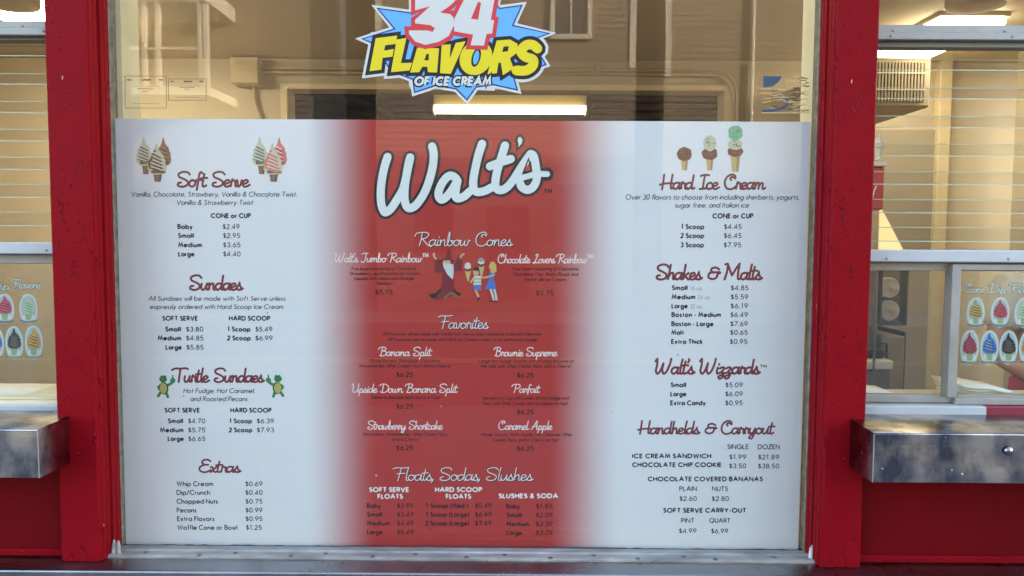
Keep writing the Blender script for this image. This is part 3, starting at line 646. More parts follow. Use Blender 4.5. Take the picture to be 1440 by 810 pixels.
for yq, py, pxs in ((2.190, 780, [205, 331, 458, 584, 709.5, 835, 961, 1088]), (2.164, 786, [280, 409, 524, 656, 774, 897, 1006])):
    for px in pxs:
        c = at(px, py, yq); zq = LZ + (.0026 if yq > 2.18 else .0062)
        if proto is None:
            mm = MB(); mm.lathe((c.x, yq, zq), [(.0068, 0), (.0062, .0014), (.004, .0022), (.0004, .0023)], 10); proto = mm.build('screw', screw_m, sill); proto_c = Vector((c.x, yq, zq))
        else: dup(proto, sill, (c.x - proto_c.x, yq - proto_c.y, zq - proto_c.z))
# black bedding compound squeezed out along the foot of the glass
m = MB(); vs = []; fs = []; n = 90
for i in range(n + 1):
    x = xg0 + (xg1 - xg0) * i / n; h = .0008 + rr.uniform(0, .0028) * (rr.random() > .4); vs += [(x, G - .004, LZ + .001), (x, G - .0015, LZ + .001 + h)]
for i in range(n): fs.append((2 * i, 2 * i + 2, 2 * i + 3, 2 * i + 1))
m.add(vs, fs); m.build('glazing_compound', dark_p, win)
m = MB(); m.box(xg0, xg1, G, G + .006, zs0, wz1); m.build('glass_pane', plate, win)

# ------------------------------------------------------------------ menu board
bx0 = (AX(161, BF, 167) + AX(176.5, BF, 770)) / 2; bx1 = (AX(1139.5, BF, 171) + AX(1122.5, BF, 777)) / 2
bz1 = (at(160, 167, BF).z + at(1139, 171, BF).z) / 2; bz0 = (at(177, 770.5, BF).z + at(1122, 777, BF).z) / 2
board = thing('menu_board', ((bx0 + bx1) / 2, BF, bz0), 'large white and red ice cream menu board with prices filling the shop window', 'menu board')
def board_mat():
    m = mat('menu_board_print', (.6, .6, .6), .38, spec=.4, bump=.03, bscale=3); n = m.node_tree.nodes; l = m.node_tree.links; p = n['Principled BSDF']
    tc = n.new('ShaderNodeTexCoord'); sp = n.new('ShaderNodeSeparateXYZ'); l.new(tc.outputs['Object'], sp.inputs[0])
    def mr(inp, a, b, c, d, sm=True):
        q = n.new('ShaderNodeMapRange'); q.interpolation_type = 'SMOOTHSTEP' if sm else 'LINEAR'
        for i, v in enumerate((a, b, c, d)): q.inputs[1 + i].default_value = v
        l.new(inp, q.inputs[0]); return q.outputs[0]
    cx = (bx0 + bx1) / 2
    L0, L1 = AX(424, BF) - cx, AX(530, BF) - cx; R0, R1 = AX(772, BF) - cx, AX(880, BF) - cx
    a = mr(sp.outputs[0], L0, L1, 0, 1); b = mr(sp.outputs[0], R0, R1, 1, 0)
    mu = n.new('ShaderNodeMath'); mu.operation = 'MULTIPLY'; l.new(a, mu.inputs[0]); l.new(b, mu.inputs[1])
    pw = n.new('ShaderNodeMath'); pw.operation = 'POWER'; pw.inputs[1].default_value = .9; l.new(mu.outputs[0], pw.inputs[0])
    mx = n.new('ShaderNodeMix'); mx.data_type = 'RGBA'; mx.inputs[6].default_value = (.70, .68, .72, 1); mx.inputs[7].default_value = (.40, .027, .024, 1)
    l.new(pw.outputs[0], mx.inputs[0]); l.new(mx.outputs[2], p.inputs['Base Color'])
    return m
m = MB(); m.box(bx0, bx1, BF, BF + .004, bz0, bz1); m.build('printed_panel', board_mat(), board)

# --- headings
HD = [('Soft Serve', 249.6, 350, 262.4, 21), ('Sundaes', 267, 340, 407.6, 21), ('Turtle Sundaes', 246, 370, 537.2, 20), ('Extras', 280, 337, 664, 18.5),
      ('Hard Ice Cream', 930, 1075, 265.8, 20), ('Shakes & Malts', 923, 1070, 393, 21.5), ("Walt's Wizzards", 921.5, 1067, 525.6, 21), ('Handhelds & Carryout', 899, 1087, 610, 18.5)]
for s_, a, b, y, c in HD:
    pr = Print(BF); text(pr, 'heading', s_, a, b, y, c, wt=.075, font=SCRIPT, slant=.06, outline='plum', ow=.036); pr.build_one('section_heading', board)
HW = [('Rainbow Cones', 588, 719.6, 345.6, 19, .06), ('Favorites', 620, 686, 461.9, 18.5, .06), ('Floats, Sodas, Slushes', 557, 748.4, 675.6, 19, .06)]
for s_, a, b, y, c, wt in HW:
    pr = Print(BF); text(pr, 'white', s_, a, b, y, c, wt=wt, font=SCRIPT, slant=.08, shadow='black'); pr.build_one('section_heading', board)
HI = [("Walt's Jumbo Rainbow", 471, 593, 368.4, 12.5), ('Chocolate Lovers Rainbow', 700, 825, 369.8, 12.5), ('Banana Split', 534, 606, 500.3, 12.5), ('Brownie Supreme', 696, 783, 500.6, 12.5),
      ('Upside Down Banana Split', 495, 642.5, 551.9, 12.5), ('Parfait', 722, 758.4, 552, 12), ('Strawberry Shortcake', 517, 622, 603.7, 12.5), ('Caramel Apple', 701, 776, 604, 12.5)]
for s_, a, b, y, c in HI:
    pr = Print(BF); text(pr, 'pinkw', s_, a, b, y, c, wt=.105, font=SCRIPT, slant=.08); pr.build_one('item_heading', board)
for a, b, y, c, k in ((1068, 1078.5, 522.5, 10, 'plum'), (593.5, 603, 369, 13, 'pinkw'), (825, 834.4, 370.5, 13, 'pinkw'), (764, 777, 280, 14.5, 'black')):
    pr = Print(BF); text(pr, k, '™', a, b, y, c, wt=.11); pr.build_one('trademark_sign', board)
# --- descriptions (slanted light face)
DS = [('Vanilla, Chocolate, Strawbery, Vanilla & Chocolate Twist,', 184, 417.5, 276.8, 7.4), ('Vanilla & Strawberry Twist', 247.7, 355.5, 288.4, 7.4),
      ('All Sundaes will be made with Soft Serve unless', 208.3, 401.5, 423.2, 7.2), ('expressly ordered with Hard Scoop Ice Cream', 210.4, 398, 434.8, 7.2),
      ('Hot Fudge, Hot Caramel,', 257.6, 358, 553, 7.4), ('and Roasted Pecans', 267.2, 347.6, 564.4, 7.4),
      ('Over 30 flavors to choose from including sherberts, yogurts,', 879, 1123.5, 281, 7.6), ('sugar free, and Italian ice', 948.5, 1053, 292.2, 7.6)]
for s_, a, b, y, c in DS:
    pr = Print(BF); text(pr, 'dark', s_, a, b, y, c, wt=.135, slant=.2); pr.build_one('description_text', board)
DR = [('Five layers consisting of Chocolate,', 494.2, 586.5, 380.2), ('Strawberry, and Pistachio Ice Cream', 491.5, 589, 387), ('topped with Lemon and Orange', 497.4, 582.4, 393.7), ('Sherbet!', 529.5, 552, 400.8),
      ('Four layers consisting of Chocolate,', 720.6, 814.7, 380.4), ('Chocolate Chip, Rocky Road, and', 721.3, 813, 388), ('French Silk Ice Creams', 737.6, 796, 395.4),
      ('All Favorites will be made with Vanilla Soft Serve unless expressly ordered otherwise.', 538.3, 761.8, 472), ('All Favorites can be made with Hard Ice Cream scoops at an additional charge.', 544.8, 756, 479.8),
      ('Whole Banana, Pineapple, Chocolate,', 519, 620, 509.4), ('Strawberries, Whip Cream, Nuts, and a Cherry!', 505, 633, 516.8),
      ('Large Hot Fudge Sundae with a Fudge Brownie on', 673.5, 806.8, 510), ('the side with Whip Cream, Nuts, and a Cherry!', 675.8, 802.2, 517.2),
      ('Same as Banana Split, but in a Cup!', 521.8, 618.6, 561), ('Served in a Cup with Layers of Hot Fudge and', 678.6, 800, 562), ('Nuts with Whip Cream and a Cherry on top!', 679, 798, 569.4),
      ('Shortcakes, Strawberries, Whip Cream, Nuts,', 509.8, 629.4, 612.8), ('and a Cherry!', 551, 588.7, 620), ('Whole Granny Smith Apple, Hot Caramel, Whip', 675.5, 804, 613.4), ('Cream, Nuts, and a Cherry on top!', 692, 785.4, 620.8)]
for s_, a, b, y in DR:
    pr = Print(BF); text(pr, 'reddark', s_, a, b, y, 4.9, wt=.16, slant=.15); pr.build_one('description_text', board)
# --- column heads
for s_, a, b, y, c, k, wt in [('CONE or CUP', 296.6, 353, 307, 7.4, 'dark', .24), ('SOFT SERVE', 228.3, 278.3, 451.2, 7.3, 'dark', .24), ('HARD SCOOP', 321.9, 380.2, 451.2, 7.3, 'dark', .24),
      ('SOFT SERVE', 231.5, 281.3, 580.4, 7.3, 'dark', .24), ('HARD SCOOP', 324, 382, 580.4, 7.3, 'dark', .24), ('CONE or CUP', 1001.7, 1059.2, 307.5, 7.6, 'dark', .24),
      ('SINGLE', 1022.5, 1052.8, 631.7, 7.4, 'dark', .17), ('DOZEN', 1065.5, 1096.4, 631.9, 7.4, 'dark', .17), ('ICE CREAM SANDWICH', 888.8, 1000.3, 644.7, 7.2, 'dark', .24), ('CHOCOLATE CHIP COOKIE', 888.8, 1014.8, 657, 7.2, 'dark', .24),
      ('CHOCOLATE COVERED BANANAS', 910.8, 1072.6, 677, 7.2, 'dark', .24), ('PLAIN', 955.2, 979.9, 690.7, 7.3, 'dark', .17), ('NUTS', 1001.2, 1023.7, 690.7, 7.3, 'dark', .17),
      ('SOFT SERVE CARRY-OUT', 932.4, 1049.2, 721.2, 7.4, 'dark', .24), ('PINT', 957.6, 976.3, 735.4, 7.3, 'dark', .17), ('QUART', 997.3, 1026.7, 735.4, 7.3, 'dark', .17),
      ('SOFT SERVE', 519, 575.3, 692, 7.4, 'white', .24), ('FLOATS', 531, 566.5, 701.5, 7.4, 'white', .24), ('HARD SCOOP', 611.7, 678, 692, 7.4, 'white', .24), ('FLOATS', 627, 662.4, 701.5, 7.4, 'white', .24), ('SLUSHES & SODA', 701, 785, 700.8, 7.4, 'white', .24)]:
    pr = Print(BF); text(pr, k, s_, a, b, y, c, wt=wt); pr.build_one('column_heading', board)
# --- item and price rows: (item, x0, x1, price, x0, x1, baseline)
def rows(L, kd='dark', wt=.235, kp='mid', pwt=.16, cap=7.5):
    for it, a, b, p_, c, d, y in L:
        if it: pr = Print(BF); text(pr, kd, it, a, b, y, cap, wt=wt); pr.build_one('item_text', board)
        if p_: pr = Print(BF); text(pr, kp, p_, c, d, y, 7.4, wt=pwt); pr.build_one('price_text', board)
rows([('Baby', 249.6, 271, '$2.49', 313, 337.3, 322.4), ('Small', 250.3, 272.7, '$2.95', 313.5, 338, 335), ('Medium', 250.5, 284, '$3.65', 313.6, 338.4, 348), ('Large', 250.8, 273.5, '$4.40', 313.7, 338.6, 360.8),
      ('Small', 232.4, 254.5, '$3.80', 261.5, 286.2, 466.5), ('Medium', 221.8, 255, '$4.85', 261.7, 286.4, 479), ('Large', 233, 255.5, '$5.85', 262, 286.6, 491.9), ('1 Scoop', 319.8, 352.2, '$5.49', 359, 383.3, 466.5), ('2 Scoop', 319.6, 352.8, '$6.99', 359, 383.6, 479),
      ('Small', 236, 257.6, '$4.70', 264.4, 288.8, 595.5), ('Medium', 225, 258.2, '$5.75', 264.5, 288.8, 608.2), ('Large', 236, 258.4, '$6.65', 264.7, 289, 620.4), ('1 Scoop', 322.5, 354.6, '$6.39', 361, 385.4, 595.5), ('2 Scoop', 322, 355, '$7.93', 361, 385.4, 608.2),
      ('1 Scoop', 957.6, 990.3, '$4.45', 1017.7, 1042.9, 322.5), ('2 Scoop', 957, 990.1, '$6.45', 1017.6, 1042.8, 335.1), ('3 Scoop', 956.8, 989.9, '$7.95', 1017.4, 1042.4, 348.1),
      ('Small', 944.5, 966.8, '$4.85', 1027.3, 1052.5, 408.4), ('Medium', 944.3, 977.6, '$5.59', 1027.2, 1052.4, 421.1), ('Large', 944.2, 967, '$6.19', 1027, 1052, 433.8), ('Boston - Medium', 944.2, 1013.7, '$6.49', 1026.8, 1051.8, 446.2), ('Boston - Large', 944.1, 1003.2, '$7.69', 1026.7, 1051.6, 459),
      ('Malt', 943.9, 961.9, '$0.65', 1026.5, 1051.5, 471.2), ('Extra Thick', 943.8, 988.2, '$0.95', 1026, 1051, 484),
      ('Small', 942.9, 964.9, '$5.09', 1019.7, 1044.7, 544.8), ('Large', 942.7, 965, '$6.09', 1019.6, 1044.5, 557.5), ('Extra Candy', 942.5, 992.3, '$0.95', 1019.5, 1044.3, 570.2)])
rows([('Whip Cream', 248.4, 299.7, '$0.69', 344.8, 369.4, 683.8), ('Dip/Crunch', 248.4, 295.6, '$0.40', 344.9, 369.4, 696.1), ('Chopped Nuts', 248.5, 306.5, '$0.75', 345, 369.4, 708.5), ('Pecans', 248.6, 276.3, '$0.99', 345.1, 369.3, 720.9), ('Extra Flavors', 249.2, 301.8, '$0.95', 345.2, 369.2, 733), ('Waffle Cone or Bowl', 249.6, 333.8, '$1.25', 345.7, 368.5, 745.2)], wt=.175)
rows([('', 0, 0, '$1.99', 1025.2, 1049.5, 646), ('', 0, 0, '$21.89', 1065.8, 1095.8, 646.3), ('', 0, 0, '$3.50', 1025, 1049.3, 658.6), ('', 0, 0, '$38.50', 1065.6, 1095.8, 658.9), ('', 0, 0, '$2.60', 955.2, 979.9, 704.6), ('', 0, 0, '$2.80', 1000.6, 1025, 704.8), ('', 0, 0, '$4.99', 954.4, 979.5, 750), ('', 0, 0, '$6.99', 999.7, 1024, 750.2)])
for s_, a, b, y in (('16 oz.', 970.8, 988, 408.4), ('24 oz.', 981, 999.3, 421.1), ('32 oz.', 970, 988, 433.8)):
    pr = Print(BF); text(pr, 'grey', s_, a, b, y, 6, wt=.11); pr.build_one('size_note', board)
rr_ = [('Baby', 516, 535.4, '$2.99', 558.2, 581.8, 714.6), ('Small', 516, 537.4, '$3.49', 558.2, 581.8, 726.9), ('Medium', 516, 548, '$4.49', 558.2, 581.8, 739.2), ('Large', 516, 537.7, '$5.49', 558.2, 581.8, 751.4),
       ('1 Scoop (Med.)', 599, 658.4, '$5.49', 668, 691.5, 714.6), ('1 Scoop (Large)', 599, 659.8, '$6.49', 668, 691.5, 726.9), ('2 Scoop (Large)', 598.4, 659.8, '$7.49', 668, 691.5, 739.2),
       ('Baby', 712, 731.3, '$1.85', 753.5, 777.2, 715.4), ('Small', 712, 733.6, '$2.09', 753.5, 777.2, 727.8), ('Medium', 712, 743.8, '$2.39', 753.5, 777.2, 740.2), ('Large', 712, 733.9, '$2.79', 753.5, 777.2, 752.6),
       ('', 0, 0, '$5.75', 527.8, 552.3, 414.4), ('', 0, 0, '$5.75', 753.5, 778.7, 415.8), ('', 0, 0, '$6.25', 557.3, 581, 530.4), ('', 0, 0, '$6.25', 726.8, 750.7, 531.2), ('', 0, 0, '$6.25', 557.3, 581, 575), ('', 0, 0, '$6.25', 726.8, 750.7, 582.8), ('', 0, 0, '$6.25', 557.3, 581, 633.2), ('', 0, 0, '$6.25', 726.8, 750.7, 634.2)]
rows(rr_, kd='reddark', kp='reddark', wt=.22, pwt=.17)

# --- the large script name on the red field; z7 = enlarged photo coordinates of the stroke centres
def Z(ox, oy, k, Y):
    def f(p): q = at(ox + p[0] / k, oy + p[1] / k, Y); return (q.x, q.z)
    return f
z7 = Z(500, 180, 4.966, BF)
logo = [[(224, 202), (200, 280), (183, 370), (176, 450), (180, 530), (196, 578), (214, 588), (248, 562), (290, 500), (330, 430), (352, 350), (368, 260), (382, 205)],
        [(382, 205), (362, 300), (345, 400), (342, 490), (356, 545), (382, 560), (425, 535), (480, 455), (520, 350), (542, 250), (545, 175), (535, 128)],
        [(712, 368), (690, 342), (655, 334), (615, 370), (585, 430), (580, 475), (600, 500), (635, 480), (675, 430), (712, 368)],
        [(712, 368), (700, 430), (698, 475), (716, 492), (760, 476), (800, 440)],
        [(884, 110), (858, 190), (835, 290), (822, 370), (826, 425), (850, 447), (900, 440), (950, 415)],
        [(1044, 122), (1020, 200), (992, 290), (978, 360), (978, 410), (1004, 434), (1050, 420), (1100, 365), (1160, 270), (1222, 182)],
        [(938, 268), (1000, 244), (1085, 216)],
        [(1222, 182), (1245, 200), (1262, 290), (1264, 360), (1240, 412), (1200, 432), (1160, 412), (1150, 380)],
        [(1140, 352), (1200, 338), (1260, 322), (1338, 322)]]
sc = BF / F / 4.966
pr = Print(BF); apos = [(1150, 62), (1166, 80), (1160, 108), (1136, 136), (1140, 112), (1132, 90), (1136, 68)]
for i, st in enumerate(logo): pr.ribbon('black', [z7(p) for p in smooth_pts(st, 6)], 94 * sc, 1, k=i)
pr.ribbon('black', [z7(p) for p in apos], 34 * sc, 1, closed=True); pr.poly('black', [z7(p) for p in apos], 1)
pr.build_one('logo_outline', board)
pr = Print(BF)
for i, st in enumerate(logo): pr.ribbon('white', [z7(p) for p in smooth_pts(st, 6)], (56 if i != 8 else 40) * sc, 2.2, k=i)
pr.poly('white', [z7(p) for p in apos], 2.2)
for h in ([(1208, 215), (1172, 312), (1228, 300)], [(1182, 376), (1226, 372), (1204, 396)]): pr.poly('red', [z7(p) for p in h], 2.9); pr.ribbon('black', [z7(p) for p in h], 12 * sc, 3.3, closed=True)
pr.build_one('logo_lettering', board)

# --- pictures printed on the board
def swirl(pr, key, dk, cx, cy, w_, h_, L, f, n=4, tip=None):
    """soft-serve swirl: stacked leaning folds narrowing to a tip; cx,cy the foot centre, in picture units through f"""
    body = smooth_pts([(-.30, .03), (-.46, -.06), (-.52, -.17), (-.47, -.25), (-.51, -.34), (-.43, -.43), (-.44, -.52), (-.34, -.60), (-.24, -.68), (-.14, -.80), (-.05, -1.0), (.02, -1.0), (.09, -.82), (.24, -.70), (.38, -.60), (.40, -.50), (.50, -.42), (.48, -.31), (.54, -.22), (.50, -.08), (.32, .03), (0, .07), (-.30, .03)], 2)[:-1]
    pr.poly(key, [f((cx + x * w_, cy + y * h_)) for x, y in body], L)
    for k in range(n):
        t = k / n; ww = (.50 - .20 * t) * w_; y = cy - (.10 + .60 * t) * h_
        pts = smooth_pts([(cx - ww * .9, y - .09 * h_), (cx - ww * .3, y - .02 * h_), (cx + ww * .35, y + .05 * h_), (cx + ww * .95, y + .08 * h_)], 3)
        q = [f(p) for p in pts]; th = .10 * h_ * pr.unit; nn = len(q)
        up = [(q[i][0], q[i][1] + th * .5 * math.sin(math.pi * i / (nn - 1))) for i in range(nn)]; dn = [(q[i][0], q[i][1] - th * .5 * math.sin(math.pi * i / (nn - 1))) for i in range(nn - 2, 0, -1)]
        pr.poly(dk, up + dn, L + 1 + .05 * k)
        hl = HL.get(key)
        if hl: pr.ribbon(hl, [(a_[0] - .01 * th, a_[1] + th * .75) for a_ in q[2:-3]], th * .38, L + 1.3, k=k)
HL = dict(vanilla='off', choc='chocl', chocl='coned', straw='pinkw', rose='straw', wine='rose', royal='sky', cocoa='cocoal', gold='creamline', orange='yellow')
def cake_cup(pr, key, dk, cx, cy, w_, h_, L, f):
    pr.ribbon(dk, [f((cx - w_ * .62, cy + h_ * .05)), f((cx + w_ * .62, cy + h_ * .05))], .26 * h_ * pr.unit, L + 1.2, k=2)
    pr.poly(key, [f(p) for p in ((cx - w_ * .5, cy), (cx + w_ * .5, cy), (cx + w_ * .5, cy + h_ * .3), (cx + w_ * .36, cy + h_), (cx - w_ * .36, cy + h_), (cx - w_ * .5, cy + h_ * .3))], L)
    pr.ribbon(dk, [f((cx - w_ * .46, cy + h_ * .36)), f((cx + w_ * .46, cy + h_ * .36))], .07 * h_ * pr.unit, L + 1, k=1)
    pr.poly(dk, [f(p) for p in ((cx + w_ * .12, cy + .4 * h_), (cx + w_ * .44, cy + .4 * h_), (cx + w_ * .36, cy + h_), (cx + w_ * .14, cy + h_))], L + .6)
def trio(ox, kind):
    pr = Print(BF); pr.unit = BF / F; f = Z(0, 0, 1, BF)
    a, ad = ('choc', 'chocl') if kind == 'c' else ('straw', 'strawd')
    # back pair
    cake_cup(pr, 'cup', 'cupd', ox + 11, 228, 10, 17, 1, f); swirl(pr, 'vanilla', 'vanshade', ox + 8.5, 231, 21, 38, 2, f, 5)
    cake_cup(pr, 'cup', 'cupd', ox + 35, 228, 10, 16, 1.3, f); swirl(pr, a if kind != 'c' else 'chocl', 'choc' if kind == 'c' else 'strawd', ox + 36, 231, 20, 37, 2.4, f, 4)
    cake_cup(pr, 'cup', 'cupd', ox + 28, 241, 12, 14.5, 4.0, f); swirl(pr, 'vanilla', a, ox + 26.5, 243, 25, 41, 5, f, 5)
    pr.ribbon(a, [f(p) for p in ((ox + 17, 236), (ox + 16, 229), (ox + 20, 222), (ox + 24, 212))], 3 * pr.unit, 6.5)
    pr.build_one('cone_picture', board)
trio(194, 'c'); trio(357, 's')
def scoop_pic(cx, base, w_, hs, scoops):
    """scoops: list of (ink, dark ink, cy, rx, ry)"""
    pr = Print(BF); pr.unit = BF / F; f = Z(0, 0, 1, BF); top = scoops[0][2] + scoops[0][4] * .5
    pr.poly('cone', [f(p) for p in ((cx - w_ / 2, top), (cx + w_ / 2, top), (cx + w_ * .32, base), (cx - w_ * .32, base))], 1)
    pr.poly('coned', [f(p) for p in ((cx + w_ * .12, top), (cx + w_ / 2, top), (cx + w_ * .32, base), (cx + w_ * .1, base))], 1.5)
    for i, (k, d, cy, rx, ry) in enumerate(scoops):
        rr = random.Random(i * 7 + int(cx)); n = 22
        pr.poly(k, [f((cx + rx * rr.uniform(.92, 1.08) * math.cos(2 * math.pi * q / n), cy + ry * rr.uniform(.92, 1.06) * math.sin(2 * math.pi * q / n) + (ry * .12 if math.sin(2 * math.pi * q / n) > .2 else 0))) for q in range(n)], 2 + i * 1.6)
        for q in range(7):
            x = cx + rr.uniform(-.6, .6) * rx; y = cy + rr.uniform(-.6, .6) * ry
            pr.ribbon(d, [f((x, y)), f((x + rr.uniform(1, 3), y + rr.uniform(-1.2, 1.2)))], 1.1 * pr.unit, 3 + i * 1.6, k=q)
    pr.build_one('cone_picture', board)
scoop_pic(962.5, 239.5, 11, 0, [('choc', 'chocl', 216, 10.5, 9.5)])
scoop_pic(998, 239.5, 11, 0, [('choc', 'chocl', 215.5, 11, 8.5), ('vanilla', 'vanshade', 201, 9.2, 10.5)])
scoop_pic(1034, 241.5, 14, 0, [('choc', 'chocl', 213, 11, 7), ('vanilla', 'vanshade', 203, 10, 7), ('mint', 'mintd', 186.5, 10, 10.5)])
def turtle(cx, cy, sg):
    """a plain waving turtle, cx, cy its middle"""
    pr = Print(BF); pr.unit = BF / F; f = lambda p: (lambda q: (q.x, q.z))(at(cx + sg * p[0], cy + p[1], BF)); u = pr.unit
    for pts, w_ in (([(-5, 8), (-8.5, 13.5)], 4), ([(3, 9), (5, 14.5)], 4), ([(5.5, -2), (10, -4.5), (11.5, -7)], 4), ([(-6, -2), (-8.8, 1), (-7.5, 4)], 2.6)):
        pr.ribbon('turtle', [f(p) for p in pts], w_ * u, 1)
    pr.ribbon('turtle', [f((11.8, -8)), f((12.2, -8.6))], 7.5 * u, 1.4); pr.ribbon('turtle', [f((12, -11)), f((12.2, -15.5))], 2 * u, 1.6)
    c = f((-.5, 2.5)); pr.ell('turtled', c[0], c[1], 6.6 * u, 9 * u, 2); c = f((-1.2, 2.5)); pr.ell('shell', c[0], c[1], 5.2 * u, 7.8 * u, 3)
    c = f((-1.5, -10.5)); pr.ell('turtle', c[0], c[1], 5.6 * u, 4.6 * u, 3.4)
    for e in (-3, 1): c = f((e, -14)); pr.ell('turtle', c[0], c[1], 2 * u, 2 * u, 3.5, 10); c = f((e, -13.6)); pr.ell('black', c[0], c[1], .8 * u, 1 * u, 4.2, 8)
    pr.ribbon('turtled', [f((-5, -9)), f((-1, -8)), f((3, -9.4))], .9 * u, 4.4)
    pr.build_one('turtle_picture', board)
turtle(231, 543.5, 1); turtle(389.5, 543, -1)
# a plain robed figure and two children, small, under the middle heading
z4 = Z(590, 340, 9.0, BF); us = BF / F / 9
pr = Print(BF)
def P4(k, pts, L): pr.poly(k, [z4(p) for p in pts], L)
def R4(k, pts, w_, L, kk=0): pr.ribbon(k, [z4(p) for p in smooth_pts(pts, 3)], w_ * us, L, k=kk)
P4('black', [(290, 560), (200, 650), (110, 665), (160, 720), (290, 700), (440, 640), (500, 690), (530, 660), (460, 620), (430, 560)], 1)
P4('robe', [(195, 220), (240, 225), (300, 300), (440, 290), (490, 180), (535, 165), (535, 370), (450, 370), (430, 470), (440, 620), (400, 690), (250, 735), (180, 735), (270, 620), (285, 480), (290, 390), (190, 390)], 2)
P4('robe', [(375, 75), (320, 205), (400, 215)], 3); P4('robe', [(250, 250), (320, 195), (400, 205), (440, 250), (380, 235), (310, 235)], 3.3)
c = z4((350, 255)); pr.ell('skin', c[0], c[1], 42 * us, 36 * us, 3)
P4('beard', [(300, 235), (330, 290), (360, 270), (430, 290), (432, 400), (420, 478), (350, 410), (300, 310)], 4); R4('hairb', [(255, 245), (280, 250)], 26, 4.2); R4('hairb', [(400, 250), (430, 245)], 26, 4.2)
R4('skin', [(205, 215), (180, 175), (185, 150)], 26, 2.4); R4('skin', [(520, 200), (530, 175), (560, 155)], 24, 2.4)
R4('brownl', [(320, 710), (400, 650), (480, 700)], 30, 4.5)
for x, y in ((610, 300), (780, 240)):
    P4('cone', [(x - 38, y + 60), (x + 42, y + 60), (x + 12, y + 200), (x - 2, y + 200)], 3)
    c = z4((x, y + 50)); pr.ell('choc', c[0], c[1], 44 * us, 28 * us, 3.6); c = z4((x, y + 15)); pr.ell('off', c[0], c[1], 42 * us, 30 * us, 4.2); c = z4((x, y - 12)); pr.ell('beard' if x < 700 else 'grey', c[0], c[1], 36 * us, 26 * us, 4.8)
c = z4((715, 385)); pr.ell('skin', c[0], c[1], 38 * us, 44 * us, 5.4); P4('hairb', [(680, 365), (690, 325), (750, 320), (765, 400), (740, 370)], 6)
P4('off', [(690, 430), (780, 430), (780, 545), (680, 545)], 5); R4('stripe', [(692, 470), (775, 470)], 16, 5.6); R4('stripe', [(690, 510), (778, 510)], 14, 5.6)
P4('dress', [(680, 548), (780, 548), (775, 620), (735, 600), (690, 620)], 5.2); R4('skin', [(710, 610), (730, 660), (750, 700)], 26, 4.6); R4('hairb', [(740, 735), (755, 705)], 22, 5)
R4('skin', [(690, 450), (650, 510)], 22, 5.4); R4('skin', [(780, 450), (820, 455)], 20, 5.4)
P4('dress', [(880, 390), (960, 385), (935, 470), (975, 600), (830, 595), (880, 480)], 5); P4('hair', [(890, 260), (940, 250), (970, 290), (975, 380), (930, 400), (890, 380), (915, 320)], 5.6); c = z4((905, 315)); pr.ell('skin', c[0], c[1], 26 * us, 40 * us, 5.3)
R4('skin', [(940, 420), (860, 445), (815, 455)], 24, 6); R4('off', [(900, 600), (925, 680), (940, 740)], 26, 4.6); R4('off', [(945, 600), (965, 680), (975, 740)], 26, 4.6); R4('hairb', [(890, 752), (985, 748)], 16, 5)
pr.build_one('figure_picture', board)

# ------------------------------------------------------------------ star shaped flavour sticker on the glass
SG = G - .0002
zz = Z(480, 0, 4.235, SG); us = SG / F / 4.235
sticker = thing('star_sticker', at(640, 70, SG), 'blue star sticker with red, yellow and white lettering, stuck on the glass above the menu', 'sticker')
star = [(225, 55), (440, 85), (620, -130), (860, -60), (940, 55), (1068, 38), (1015, 155), (1228, 200), (1085, 250), (1180, 330), (1212, 382), (1020, 450), (1042, 530), (905, 500), (800, 515), (748, 588), (685, 525), (560, 505), (440, 545), (430, 470), (300, 420), (240, 330), (180, 250), (135, 232), (325, 175)]
three = [(440, -70), (700, -70), (690, -5), (640, 40), (588, 75), (650, 85), (668, 105), (672, 150), (640, 215), (580, 250), (500, 268), (440, 248), (405, 205), (402, 182), (510, 182), (545, 190), (557, 168), (530, 150), (440, 140), (440, 118), (530, 38), (440, 62)]
four = [(720, -70), (925, -70), (890, 118), (910, 122), (898, 200), (865, 204), (850, 272), (770, 270), (785, 207), (672, 187), (672, 115), (735, -10)]
hole4 = [(815, 10), (772, 112), (815, 118), (832, 20)]
yel = {'F': [(205, 228), (332, 212), (328, 262), (262, 270), (255, 302), (312, 292), (305, 337), (246, 345), (238, 415), (168, 424)], 'L': [(330, 236), (388, 226), (355, 376), (422, 374), (406, 420), (296, 430)],
       'A': [(452, 284), (582, 288), (570, 432), (516, 430), (512, 398), (482, 398), (464, 430), (410, 432)], 'V': [(598, 268), (652, 264), (645, 350), (682, 256), (740, 246), (652, 440), (588, 436)],
       'R': [(925, 242), (1005, 236), (1050, 262), (1048, 312), (1004, 348), (1026, 408), (962, 448), (950, 374), (936, 374), (926, 436), (870, 442)]}
oo = [(802 + 97 * math.cos(t) + 12 * math.sin(-t), 345 + 103 * math.sin(t)) for t in (2 * math.pi * k / 26 for k in range(26))]
oh = [(803 + 27 * math.cos(t) + 12 * math.sin(-t), 343 + 56 * math.sin(t)) for t in (2 * math.pi * k / 18 for k in range(18))]
ah = [(508, 322), (522, 322), (520, 360), (494, 360)]; rh = [(966, 278), (998, 276), (992, 306), (958, 310)]
ess = smooth_pts([(1168, 290), (1140, 268), (1100, 270), (1070, 305), (1095, 338), (1140, 355), (1140, 392), (1100, 420), (1042, 420)], 4)
f = zz
pr = Print(SG)
def outl(key, w_, L, shapes): 
    for i, s_ in enumerate(shapes): pr.ribbon(key, [f(p) for p in s_], w_ * us, L, closed=True, k=i); pr.poly(key, [f(p) for p in s_], L + .02 * i)
letters = [yel['F'], yel['L'], yel['A'], yel['V'], oo, yel['R']]
outl('off', 44, 0, [star]); outl('off', 72, .5, letters); pr.ribbon('off', [f(p) for p in ess], 132 * us, .9); outl('off', 74, .95, [three, four])
